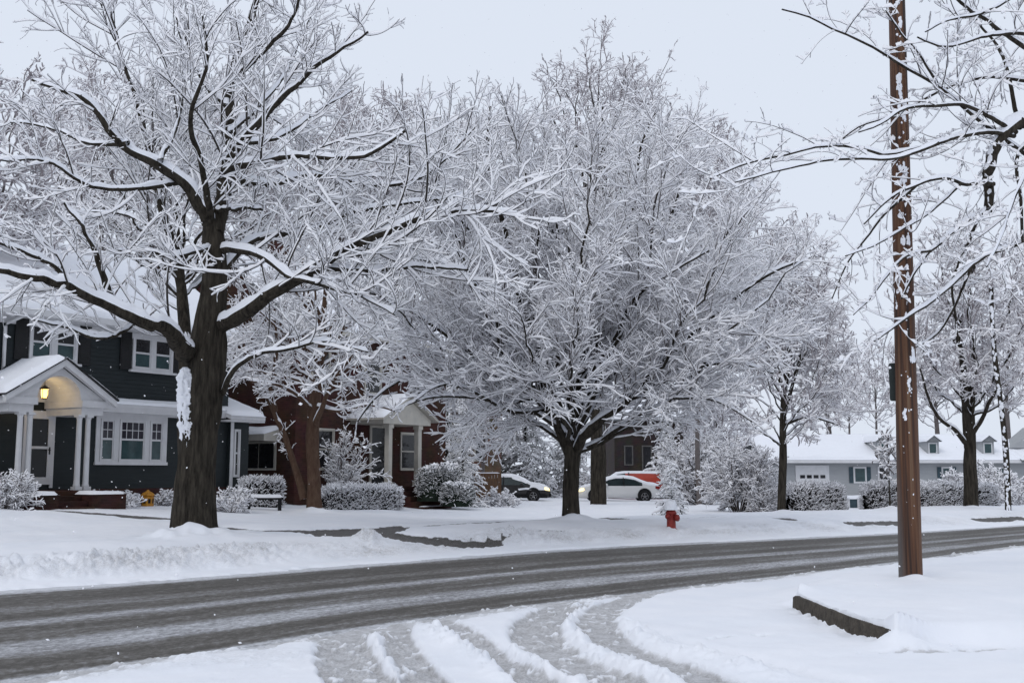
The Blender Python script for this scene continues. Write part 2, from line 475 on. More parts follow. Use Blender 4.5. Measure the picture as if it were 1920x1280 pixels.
mark_lines = [(P0((1630, 1244), (1770, 1241)), .05), (P0((1800, 1238), (1880, 1234)), .05), (P0((1330, 1212), (1375, 1208)), .03), (P0((1420, 1208), (1440, 1207)), .03)]

def build_ground():
    fine = np.linspace(-math.radians(34), math.radians(34), 720)
    coarse = np.linspace(math.radians(34), math.radians(326), 60)[1:-1]
    th = np.concatenate([fine, coarse])
    rr = np.concatenate([[.4, 2.0, 4.0, 5.5], np.geomspace(6.6, 62, 560), np.geomspace(64, 1600, 36)])
    TH, RR = np.meshgrid(th, rr)
    X = RR * np.sin(TH); Y = RR * np.cos(TH)
    shp = X.shape
    x, y = X.ravel(), Y.ravel()
    near_zone = np.hypot(x, y) < 130
    z = np.zeros_like(x); cov = np.zeros((len(x), 3)); region = np.zeros(len(x), int)
    i = np.where(near_zone)[0]
    x_, y_ = x[i], y[i]
    n1 = fbm(x_ * .8, y_ * .8, 3); n2 = fbm(x_ * 3.2, y_ * 3.2, 5); n3 = fbm(x_ * 9, y_ * 9, 8, 3); n4 = fbm(x_ * .25, y_ * .25, 9, 3)
    df = sdist(x_, y_, FAR) + (n2 - .5) * .35 + (n1 - .5) * .3
    dn = -sdist(x_, y_, NEAR) + (n2 - .5) * .40 + (n1 - .5) * .35
    h = base_h(x_, y_)
    farside = df > 0; nearside = dn > 0
    # far side: smooth skirt, rough ploughed ridge, soft lawn snow
    ridge = sst(df, .55, 1.1) * (1 - sst(df, 1.5, 2.6))
    amp = np.interp(x_, [-12, -5, -3.2, -1, 1, 6, 14, 25], [.18, .16, .05, .04, .10, .08, .04, .03])
    lump = np.abs(n3 - .5) * 2
    hf = .05 * sst(df, 0, .5) + h + ridge * amp * (.10 + 1.2 * n2 ** 1.2 + 1.3 * lump * n1 + .9 * (n3 > .60) * (n3 - .45)) + sst(df, 2, 4) * ((n4 - .5) * .14 + (n1 - .5) * .09 + (n2 - .5) * .02)
    dirt = .62 * ridge * np.clip(.45 + 2.2 * (n1 - .40), 0, 1.2) * np.interp(x_, [2, 12], [1, .7])
    # clod heap beside the driveway mouth
    hp = ground_pt(690, 1022)
    heap = np.exp(-(((x_ - hp[0]) / .32) ** 2 + ((y_ - hp[1]) / .5) ** 2))
    hf += heap * (.10 + .35 * (n3 - .4) + .1 * n2); dirt = np.maximum(dirt, heap * .7)
    hp = ground_pt(962, 1012)
    heap = np.exp(-(((x_ - hp[0]) / .8) ** 2 + ((y_ - hp[1]) / .7) ** 2))
    hf += heap * (.10 + .25 * (n3 - .4)); dirt = np.maximum(dirt, heap * .6)
    wet = np.zeros_like(x_)
    for P in wet_polys:
        ins = inpoly(x_, y_, P); d = pdist(x_, y_, np.array(P + [P[0]]))
        s = np.where(ins, d, -d) + (n2 - .5) * .50 + (n3 - .5) * .22
        wet = np.maximum(wet, sst(s, -.10, .16))
    regw = wet.copy()
    for P, wd in dark_lines:
        d = pdist(x_, y_, P) + (n2 - .5) * .22
        wet = np.maximum(wet, .72 * (1 - sst(d, wd * 3.6, wd * 7.5)) * sst(n1, .12, .30))
    hf -= .09 * np.maximum(regw, wet * .8)
    # near side
    hn = .085 * sst(dn, .05, .9) + (n1 - .5) * .06 * sst(dn, .3, 1.5) + (n2 - .5) * .025
    slush = (1 - sst(dn, .10, np.where(x_ < .5, 1.25, .7))) * (.45 + .55 * n2)
    slush = np.maximum(slush, .40 * sst(n1, .52, .72) * np.where(x_ < -.9, 1, 0) * (1 - sst(dn, 1.0, 3.2)))
    rut = np.zeros_like(x_)
    for P, wd in ruts:
        d = pdist(x_, y_, P) + (n2 - .5) * .16
        rut = np.maximum(rut, 1 - sst(d, wd * (.30 + .3 * n1), wd * (.62 + .5 * n2)))
    for P, wd in shallow:
        d = pdist(x_, y_, P) + (n2 - .5) * .10
        sh = (1 - sst(d, wd * .3, wd * 1.5)); hn -= .035 * sh; slush = np.maximum(slush, .30 * sh)
    mouth = np.exp(-((x_ + 1.1) / 1.1) ** 2 - ((dn - .4) / .7) ** 2)
    slush = np.maximum(slush, .55 * mouth)
    rid = np.zeros_like(x_)
    for P, wd in ridges:
        d = pdist(x_, y_, P) + (n2 - .5) * .18
        rid = np.maximum(rid, (1 - sst(d, wd * .3, wd * 1.9)) * (.45 + .9 * n2))
    hn = hn + .045 * rid * (1 - .5 * rut) - rut * .075 + rut * (n3 - .5) * .07 + rid * (n3 - .5) * .09 + slush * (n3 - .5) * .05
    slush = np.maximum(slush, rut * 1.0 - rid * .20)
    crumb = sst(fbm(x_ * 14, y_ * 14, 31, 2), .60, .75) * np.clip(rut + rid + slush, 0, 1) * (n2 > .42)
    hn += crumb * .035; slush = slush * (1 - .6 * crumb)
    hn = np.maximum(hn, .012)
    # raised street corner behind the kerb
    ins = inpoly(x_, y_, corner_poly); d = pdist(x_, y_, np.array(corner_poly + [corner_poly[0]]))
    s = np.where(ins, d, -d)
    dk = pdist(x_, y_, kerb_line)
    soft = .03 + .6 * sst(dk, .1, 1.6)
    lift = sst(s, -soft, soft * .4 + .0)
    hn += lift * (.185 + .02 * (n1 - .5))
    hn += .05 * np.exp(-((x_ - POLE[0]) ** 2 + (y_ - POLE[1] + .20) ** 2) / .03) * 1.1
    for (ax, ay, ah, ar) in ((1694, 1214, .11, .20), (1494, 1136, .08, .16)):
        q = on_plane(ax, ay, .08); hn += ah * np.exp(-((x_ - q[0]) ** 2 + (y_ - q[1]) ** 2) / ar ** 2)
    hn += (1 - sst(dk, .03, .30)) * (n3 - .42) * .13 * (s < 0)
    for P, wd in mark_lines:
        d = pdist(x_, y_, P) + (n3 - .5) * .16
        mk = (1 - sst(d, wd * .6, wd * 2.0)) * (n2 > .45); hn -= .03 * mk; slush = np.maximum(slush, mk * .7)
    zz = np.where(farside, hf, np.where(nearside, hn, -.16))
    # blend down into the road bed
    zz = np.where(farside, np.where(df < .25, -.16 + (zz + .16) * sst(df, 0, .25), zz), zz)
    zz = np.where(nearside & ~farside, np.where(dn < .12, -.16 + (zz + .16) * sst(dn, 0, .12), zz), zz)
    fade = 1 - sst(np.hypot(x_, y_), 80, 130)
    z[i] = zz * np.where(farside, 1, 1) * fade + (1 - fade) * np.where(farside, -.05, 0)
    cov[i, 0] = np.where(nearside, slush, np.where(farside, .55 * (1 - sst(df, .0, .35)), .6))
    cov[i, 1] = np.where(farside, dirt, 0)
    cov[i, 2] = np.where(farside, wet, 0)
    street = nearside & (x_ > -2.6) & (x_ < 4.2) & (s < 0) & (y_ < 17)
    region[i] = np.where(farside & (regw > .5), 1, np.where(street, 2, 0))
    z[~near_zone] = -.04
    # base of every big trunk: snow banked up
    for (tx, ty, tr, th_) in TRUNK_MOUNDS:
        q = ((x - tx) ** 2 + (y - ty) ** 2) / (tr * tr)
        j = np.where(q < 9)[0]
        z[j] += th_ * np.exp(-q[j]) * (.4 + 1.2 * vnoise(x[j] * 4, y[j] * 4, 2))
    V = np.stack([x, y, z], 1)
    nr, nc = shp
    I = np.arange(nr * nc).reshape(nr, nc)
    a = I[:-1, :]; b = np.roll(I, -1, 1)[:-1, :]; c = np.roll(I, -1, 1)[1:, :]; d_ = I[1:, :]
    Q = np.stack([a.ravel(), d_.ravel(), c.ravel(), b.ravel()], 1)
    cen = np.append(V, [[0, 0, 0]], 0)
    freg = region[Q[:, 0]]
    gm = ground_material()
    for k, nm in ((0, 'ground'), (1, 'driveway'), (2, 'side_street')):
        q = Q[freg == k]
        used, inv = np.unique(q, return_inverse=True)
        o = np_mesh(nm, V[used], inv.reshape(q.shape), gm, None, None, True)
        ca = o.data.color_attributes.new('cover', 'FLOAT_COLOR', 'POINT')
        col = np.ones((len(used), 4), np.float32); col[:, :3] = cov[used]
        ca.data.foreach_set('color', col.ravel())
        o['kind'] = 'structure'

def build_road():
    Fp, B = FAR, NEAR
    n = len(Fp)
    m = 14
    V, UV = [], []
    s = np.concatenate([[0], np.cumsum(np.hypot(*np.diff(.5 * (Fp + B), axis=0).T))])
    for k in range(n):
        for q in range(m + 1):
            v = -.06 + 1.12 * q / m
            p = Fp[k] * (1 - v) + B[k] * v
            V.append((p[0], p[1], 0)); UV.append((s[k], v))
    I = np.arange(n * (m + 1)).reshape(n, m + 1)
    Q = np.stack([I[:-1, :-1].ravel(), I[:-1, 1:].ravel(), I[1:, 1:].ravel(), I[1:, :-1].ravel()], 1)
    o = np_mesh('road', np.array(V), Q, road_material(), None, None, True)
    uv = o.data.uv_layers.new(name='UVMap')
    arr = np.array(UV, np.float32)[Q.ravel()]
    uv.data.foreach_set('uv', arr.ravel())
    o['kind'] = 'structure'

POLE = on_plane(1707, 1090, .22)
TRUNK_MOUNDS = []

# ------------------------------------------------------------------ branching plants
def nrm(v):
    return v / np.maximum(np.linalg.norm(v, axis=-1, keepdims=True), 1e-9)

def resample3(P, K):
    P = smooth_poly(P, 8)
    s = np.concatenate([[0], np.cumsum(np.linalg.norm(np.diff(P, axis=0), axis=1))]); t = np.linspace(0, s[-1], K + 1)
    return np.stack([np.interp(t, s, P[:, i]) for i in range(P.shape[1])], 1)

def grow(S, D, Ln, K, wig, up):
    B = len(S); P = np.zeros((B, K + 1, 3)); P[:, 0] = S
    d = nrm(D); step = (Ln / K)[:, None]
    bend = rng.normal(0, wig * .75, (B, 3))
    for k in range(K):
        d = nrm(d + bend + rng.normal(0, wig * .45, (B, 3)) + np.array([0, 0, up]))
        P[:, k + 1] = P[:, k] + d * step
    return P

def spawn(P, R, dens, lr, lmin, lmax, ang, sd, t0, rk, rmin, K, wig, up, env=None, flat=0.0, taper=.45, zmin=None):
    seg = np.linalg.norm(np.diff(P, axis=1), axis=2); Lp = seg.sum(1)
    cnt = Lp * dens; N = int(cnt.sum())
    idx = np.repeat(np.arange(len(P)), np.maximum(1, np.round(cnt + rng.uniform(-.5, .5, len(cnt)))).astype(int))
    N = len(idx)
    t = t0 + (1 - t0) * rng.random(N) ** .85
    K0 = P.shape[1] - 1
    f = t * K0; i = np.minimum(f.astype(int), K0 - 1); u = (f - i)[:, None]
    S = P[idx, i] * (1 - u) + P[idx, i + 1] * u
    T = nrm(P[idx, i + 1] - P[idx, i])
    Rp = R[idx, i] * (1 - u[:, 0]) + R[idx, i + 1] * u[:, 0]
    ph = rng.random(N) * 2 * math.pi
    ref = np.where(np.abs(T[:, 2:3]) < .9, np.array([[0, 0, 1.]]), np.array([[1., 0, 0]]))
    a = nrm(np.cross(T, ref)); b = np.cross(a, T)
    an = rng.normal(ang, sd, N)[:, None]
    D = np.cos(an) * T + np.sin(an) * (np.cos(ph)[:, None] * a + np.sin(ph)[:, None] * b)
    D[:, 2] = D[:, 2] * (1 - flat)
    D = nrm(D)
    L = np.clip(Lp[idx] * lr * (1 - .55 * t) * rng.uniform(.55, 1.35, N), lmin, lmax)
    if env is not None:
        c, e = env
        s = (S - c) / e; q = D / e
        A = (q * q).sum(1); Bq = (s * q).sum(1); C = (s * s).sum(1) - 1
        disc = np.maximum(Bq * Bq - A * C, 0)
        te = np.where(C < 0, (-Bq + np.sqrt(disc)) / A, .25)
        L = np.minimum(L, te * rng.uniform(.85, 1.15, N) + .12)
    r = np.clip(rk * L, rmin, None); r = np.minimum(r, np.maximum(Rp * .75, rmin))
    Pc = grow(S, D, L, K, wig, up)
    tt = np.linspace(0, 1, K + 1)
    Rc = np.maximum(r[:, None] * (1 - (1 - taper) * tt), rmin * .8)
    if zmin is not None:
        ok = (Pc[:, :, 2].min(1) > zmin) | (Pc[:, -1, 0] > 2.2)
        Pc, Rc = Pc[ok], Rc[ok]
    return Pc, Rc

def twig_mesh(sets, name, mats, parent, beads=False, lod=6):
    """thin branches: bark below, a cap of snow on top"""
    VV, QQ, MM, base = [], [], [], 0
    for P, R, sh in sets:
        B, K1, _ = P.shape
        if B == 0: continue
        T = np.zeros_like(P); T[:, 1:-1] = P[:, 2:] - P[:, :-2]; T[:, 0] = P[:, 1] - P[:, 0]; T[:, -1] = P[:, -1] - P[:, -2]
        T = nrm(T)
        rnd = rng.normal(0, 1, (B, 1, 3)) * .08; rnd[..., 2] = 0
        s = nrm(np.cross(T, np.array([0, 0, 1.0])) + rnd)
        n = nrm(np.cross(s, T))
        hor = np.sqrt(np.maximum(1 - T[..., 2] ** 2, 0))
        h = sh * ((.34 if lod == 6 else .52) + (.66 if lod == 6 else .48) * hor) * rng.uniform(.35, 1.35, (B, K1))
        if beads:
            h = h * np.where(rng.random((B, K1)) < .5, 1.7, .45)
        h[:, -1] *= .6
        r = R[..., None]; h = h[..., None]
        wd = np.maximum(r, np.minimum(.55 * h + .4 * r, 2.6 * r + .006))
        if lod == 6:
            V = np.stack([P - n * r, P + s * r * .95, P + s * wd * .8 + n * (.45 * h + .25 * r), P + n * (r * .7 + h), P - s * wd * .8 + n * (.45 * h + .25 * r), P - s * r * .95], 2)
            C = 6; pat = [0, 1, 1, 1, 1, 0]
        else:
            V = np.stack([P - n * r, P + s * wd - n * (.35 * r), P + n * (r * .7 + h), P - s * wd - n * (.35 * r)], 2)
            C = 4; pat = [0, 1, 1, 0]
        I = (np.arange(B * K1 * C) + base).reshape(B, K1, C)
        a = I[:, :-1, :]; b = np.roll(I, -1, 2)[:, :-1, :]; c = np.roll(I, -1, 2)[:, 1:, :]; d = I[:, 1:, :]
        Q = np.stack([a, b, c, d], -1).reshape(-1, 4)
        m = np.broadcast_to(np.array(pat), a.shape).reshape(-1)
        VV.append(V.reshape(-1, 3)); QQ.append(Q); MM.append(m); base += B * K1 * C
    return np_mesh(name, np.concatenate(VV), np.concatenate(QQ), mats, np.concatenate(MM), parent, True)

def limb_mesh(limbs, name, m, parent, sides=12, rough=.06):
    VV, QQ, base = [], [], 0
    ang = np.linspace(0, 2 * math.pi, sides, endpoint=False)
    for P, R in limbs:
        K1 = len(P)
        T = np.gradient(P, axis=0); T = nrm(T)
        ref = np.array([.3, .95, .05]) if abs(T[0, 2]) > .7 else np.array([0, 0, 1.0])
        a = nrm(np.cross(T, ref)); b = np.cross(a, T)
        s = np.concatenate([[0], np.cumsum(np.linalg.norm(np.diff(P, axis=0), axis=1))])
        ww = 1 + rough * 2 * (fbm(ang[None, :] * 2.2 + 0 * s[:, None], s[:, None] * 1.3 + 0 * ang[None, :], int(base) % 97, 3) - .5) \
            + rough * 1.2 * (vnoise(ang[None, :] * 7 + 0 * s[:, None], s[:, None] * 2.0 + 0 * ang[None, :], 5) - .5)
        V = P[:, None] + (np.cos(ang)[None, :, None] * a[:, None] + np.sin(ang)[None, :, None] * b[:, None]) * (R[:, None] * ww)[..., None]
        I = (np.arange(K1 * sides) + base).reshape(K1, sides)
        Q = np.stack([I[:-1], np.roll(I, -1, 1)[:-1], np.roll(I, -1, 1)[1:], I[1:]], -1).reshape(-1, 4)
        VV.append(V.reshape(-1, 3)); QQ.append(Q); base += K1 * sides
    return np_mesh(name, np.concatenate(VV), np.concatenate(QQ), m, None, parent, True)

def limb_snow(limbs, name, parent, cap=.085, kr=.55, base_h_=.035):
    VV, QQ, base = [], [], 0
    al = np.linspace(0, math.pi, 8)
    for li, (P, R) in enumerate(limbs):
        L = np.linalg.norm(P[-1] - P[0])
        K = max(8, int(L / .07))
        s0 = np.concatenate([[0], np.cumsum(np.linalg.norm(np.diff(P, axis=0), axis=1))]); t = np.linspace(0, s0[-1], K)
        Pq = np.stack([np.interp(t, s0, P[:, k]) for k in range(3)], 1); Rq = np.interp(t, s0, R)
        T = nrm(np.gradient(Pq, axis=0))
        hor = np.sqrt(np.maximum(1 - T[:, 2] ** 2, 0))
        s = nrm(np.cross(T, np.array([0, 0, 1.0])) + 1e-6); n = nrm(np.cross(s, T))
        nz = fbm(t * 3.5, np.full_like(t, li * 7.7), 21, 3)
        h = np.minimum(Rq * kr + base_h_, cap) * sst(hor, .38, .80) * np.clip(.25 + 1.7 * (nz - .12), .0, 1.35)
        h[0] = h[-1] = 0
        wv = Rq * (.55 + .42 * sst(h, .0, .04))
        V = Pq[:, None] + n[:, None] * ((Rq * .30)[:, None, None] + ((.62 * Rq + h)[:, None] * np.sin(al)[None, :])[..., None]) + s[:, None] * (wv[:, None] * np.cos(al)[None, :])[..., None]
        C = len(al)
        I = (np.arange(K * C) + base).reshape(K, C)
        Q = np.stack([I[:-1, :-1], I[:-1, 1:], I[1:, 1:], I[1:, :-1]], -1).reshape(-1, 4)
        VV.append(V.reshape(-1, 3)); QQ.append(Q); base += K * C
    return np_mesh(name, np.concatenate(VV), np.concatenate(QQ), SNOW, None, parent, True)

def px_limb(Y, pts, r0, r1, dy=0.0, dy0=0.0, K=24, jit=.35):
    """a limb sketched through pixel points and set in depth from Y+dy0 to Y+dy0+dy; radii in metres"""
    n = len(pts)
    W = []
    for i, (x, y) in enumerate(pts):
        f = i / max(n - 1, 1)
        W.append(at(x, y, Y + dy0 + dy * f ** .8))
    P = resample3(np.array(W), K)
    R = np.linspace(0, 1, K + 1) ** .85
    R = r0 + (r1 - r0) * R
    wob = np.cumsum(rng.normal(0, 1, (K + 1, 3)), 0); wob -= np.linspace(0, 1, K + 1)[:, None] * wob[-1]
    P = P + wob * (R.mean() * jit * .35)
    return P, R

def auto_limbs(trunk, env, n, r0, zlo=-.75, tlo=.25, K=20, outward=1.0, seed=1):
    c, e = env; P, R = trunk; out = []
    g = math.pi * (3 - math.sqrt(5))
    rg = np.random.default_rng(seed)
    for i in range(n):
        z = zlo + (1 - zlo) * (i + .5) / n
        rad = math.sqrt(max(0, 1 - z * z)); a = g * i + rg.uniform(-.4, .4) + seed
        k = rg.uniform(.80, 1.02)
        tgt = c + e * k * np.array([rad * math.cos(a), rad * math.sin(a), z])
        f = np.clip(tlo + (.95 - tlo) * (.5 * z + .5) * rg.uniform(.45, .95), tlo, .97)
        j = f * (len(P) - 1); j0 = int(j); S = P[j0] + (P[min(j0 + 1, len(P) - 1)] - P[j0]) * (j - j0)
        mid = S + (tgt - S) * .45; hd = tgt - S; hd[2] = 0
        mid = mid + hd * .10 * outward - np.array([0, 0, 1]) * .02 * np.linalg.norm(hd) + np.array([0, 0, .06 * np.linalg.norm(tgt - S)]) * (z < .2)
        Q = resample3(np.array([S, S + (mid - S) * .55 + rg.normal(0, .08, 3), mid, tgt]), K)
        wob = np.cumsum(rg.normal(0, 1, (K + 1, 3)), 0); wob -= np.linspace(0, 1, K + 1)[:, None] * wob[-1]
        Q = Q + wob * np.linalg.norm(tgt - S) * .010
        rs = min(r0 * rg.uniform(.7, 1.1), R[j0] * .85)
        out.append((Q, rs + (rs * .16 - rs) * np.linspace(0, 1, K + 1) ** .8))
    return out

def finish_tree(name, label, cat, limbs, levels, snow, env=None, barkm=None, twigm=None, base=None, group=None, sides=12,
                limb_cap=.085, beads=False, has_snow=True, rough=.06, crown_name='crown', mound=None, lod=6, bh=.03):
    base = limbs[0][0][0] if base is None else base
    o = root(name, label, cat, tuple(base), 0, group)
    off = np.array(base)
    limbs = [(P - off, R) for P, R in limbs]
    K = 20
    rs = []
    for P, R in limbs:
        t = np.linspace(0, 1, len(P)); tt = np.linspace(0, 1, K + 1)
        rs.append((np.stack([np.interp(tt, t, P[:, k]) for k in range(3)], 1), np.interp(tt, t, R)))
    Pl = np.array([p for p, _ in rs]); Rl = np.array([r for _, r in rs])
    ev = None if env is None else (env[0] - off, env[1])
    cur = (Pl[1:], Rl[1:]); sets = []
    first = True
    for lv in levels:
        kw = dict(lv); sh = kw.pop('snow', snow); also = kw.pop('also_trunk', False)
        src = (Pl, Rl) if (first and also) else cur
        P, R = spawn(src[0], src[1], env=ev, **kw)
        sets.append((P, R, sh)); cur = (P, R); first = False
    limb_mesh(limbs, 'trunk', barkm or BARK, o, sides, rough)
    if has_snow:
        limb_snow(limbs, 'snow_cover', o, cap=limb_cap, base_h_=bh)
    twig_mesh(sets, crown_name, [twigm or BARKF, TWSNOW], o, beads, lod)
    if mound:
        TRUNK_MOUNDS.append((base[0], base[1] - mound[0] * .62, mound[0] * .42, mound[1] * .8))
        TRUNK_MOUNDS.append((base[0], base[1], mound[0], mound[1]))
    return o

def LV(dens, lr, lmin, lmax, rk, rmin, K=4, ang=.75, sd=.22, t0=.15, wig=.13, up=.05, **k):
    return dict(dens=dens, lr=lr, lmin=lmin, lmax=lmax, rk=rk, rmin=rmin, K=K, ang=ang, sd=sd, t0=t0, wig=wig, up=up, **k)

def trunk_path(Y, pts, radii, K=30, z0=None):
    W = np.array([at(x, y, Y) for x, y in pts])
    if z0 is not None: W[0, 2] = z0
    P = resample3(np.hstack([W, np.array(radii)[:, None]]), K)
    return P[:, :3], P[:, 3]

def shift(Q, Y0):
    return Q

# ---- the big tree at the left kerb
def tree_left():
    Y = 22.0; k = Y / FPX       # metres per pixel
    tr = trunk_path(Y, [(360, 1010), (361, 985), (364, 940), (368, 880), (374, 800), (383, 710), (391, 640), (399, 570), (403, 505), (402, 460), (398, 420)],
                    [47 * k, 41 * k, 37.5 * k, 36.5 * k, 36 * k, 36 * k, 32 * k, 26 * k, 22 * k, 21 * k, 17 * k], K=60)
    def L(pts, r0, r1, dy=0, dy0=0): return px_limb(Y, pts, r0 * k * .76, r1 * k * .55, dy, dy0, jit=.9)
    limbs = [tr,
        L([(398, 430), (380, 395), (345, 340), (300, 300), (240, 268), (185, 205), (140, 175), (60, 150)], 19, 4, -1.5),
        L([(400, 440), (410, 380), (421, 310), (427, 240), (430, 170), (440, 120), (462, 60), (482, -20), (490, -110)], 21, 6, .8),
        L([(425, 310), (455, 270), (490, 228), (520, 190), (580, 135), (640, 95), (690, 60)], 12, 3, -2),
        L([(424, 318), (470, 312), (545, 298), (620, 296), (680, 292), (760, 245)], 10, 4, -2.8),
        L([(346, 668), (330, 640), (300, 612), (262, 598), (210, 580), (150, 552), (95, 528), (40, 515), (-60, 490)], 22, 8, -3.2, -.2),
        L([(212, 580), (196, 530), (172, 470), (150, 425), (120, 380)], 9, 3, -1, -1.6),
        L([(150, 553), (100, 500), (40, 470), (-40, 440)], 7, 3, -1.5, -2),
        L([(415, 612), (450, 592), (490, 570), (550, 530), (610, 492), (680, 452), (760, 412), (850, 388), (960, 398)], 20, 4, -3),
        L([(560, 524), (620, 510), (700, 512), (790, 500), (880, 506)], 8, 3, -1, -1.2),
        L([(415, 470), (455, 472), (490, 484), (540, 520), (600, 540), (680, 560), (740, 590)], 11, 3, -2.6),
        L([(352, 655), (343, 600), (338, 545), (325, 470), (308, 405), (296, 340), (280, 260), (250, 170), (222, 80), (205, 5)], 15, 3, 2.0, .3),
        L([(330, 480), (290, 430), (230, 400), (150, 395)], 7, 2.5, 2, .8),
        L([(398, 470), (370, 470), (325, 480), (270, 468), (220, 470)], 8, 3, -2),
        L([(405, 392), (440, 390), (492, 393)], 7, 5, -1),
        L([(418, 735), (440, 690), (480, 665), (540, 655), (610, 640), (690, 660)], 7, 2.5, -2.5),
        L([(300, 302), (330, 240), (345, 170), (340, 100), (325, 10)], 7, 2.5, 2.2, -.8),
        L([(428, 200), (380, 140), (350, 60), (330, -30)], 8, 3, 1.8, .3),
        L([(432, 155), (490, 100), (540, 40), (570, -40)], 8, 3, -2, .3),
        L([(455, 270), (530, 250), (600, 205), (660, 170)], 7, 2.5, 2.4, -.5),
        L([(424, 330), (500, 350), (590, 330), (700, 350), (800, 330), (890, 240)], 10, 3, 3.0),
        L([(405, 520), (470, 450), (560, 440), (660, 400), (770, 380), (900, 360)], 11, 3, 2.6),
        L([(240, 268), (170, 270), (90, 240), (20, 230)], 6, 2.5, 1.5, -1),
        L([(345, 340), (260, 350), (170, 345), (90, 300), (0, 300)], 8, 2.5, -3, -.2),
        L([(262, 598), (200, 630), (120, 610), (60, 600)], 6, 2.5, -1.6, -1.2),
        L([(397, 425), (385, 330), (360, 230), (390, 120), (380, 30)], 10, 3, -3.5),
        L([(430, 250), (520, 160), (560, 80), (600, 0)], 7, 2.5, 3),
    ]
    lv = [LV(2.8, .46, .6, 2.9, .0105, .010, K=9, ang=.72, up=.08, wig=.10, t0=.10, snow=.056, zmin=3.3),
          LV(4.6, .55, .35, 1.1, .010, .0065, K=6, ang=.70, up=.07, wig=.13, snow=.044, zmin=3.1),
          LV(5.4, .55, .13, .42, .010, .0048, K=4, ang=.68, up=.07, wig=.16, snow=.030)]
    o = finish_tree('deciduous_tree', 'big old bare tree, thick dark left trunk with snow plastered on its flank', 'tree', limbs, lv, .03, sides=28, limb_cap=.125, bh=.045, rough=.15, twigm=BARKNEAR, mound=(.95, .20))
    # snow driven against the left flank of the trunk
    V, Q = [], []
    nx, nz = 14, 60
    b = np.array(o.location)
    for j in range(nz):
        f = j / (nz - 1)
        y = 688 + (842 - 688) * f
        cx = 347 + 1 * f
        half = (14 * math.sin(math.pi * min(1, (1 - f) * 2.2 + .16) * .5) * min(1, (f * 9 + .25)) + 1) * (.72 + .6 * vnoise(np.array([j * .55]), np.array([3.3]))[0])
        for i in range(nx):
            g = i / (nx - 1) * 2 - 1
            bul = math.sqrt(max(0, 1 - g * g))
            n = fbm(np.array([i * .6]), np.array([j * .5]), 4)[0]
            p = at(cx + half * g + 2.5 * (n - .5), y, Y - .17 - .15 * bul * (.45 + 1.1 * n) - .05 * (1 + g))
            V.append(p - b)
    for j in range(nz - 1):
        for i in range(nx - 1):
            Q.append((j * nx + i, j * nx + i + 1, (j + 1) * nx + i + 1, (j + 1) * nx + i))
    np_mesh('snow_patch', np.array(V), np.array(Q), SNOW, None, o, True)
    return o

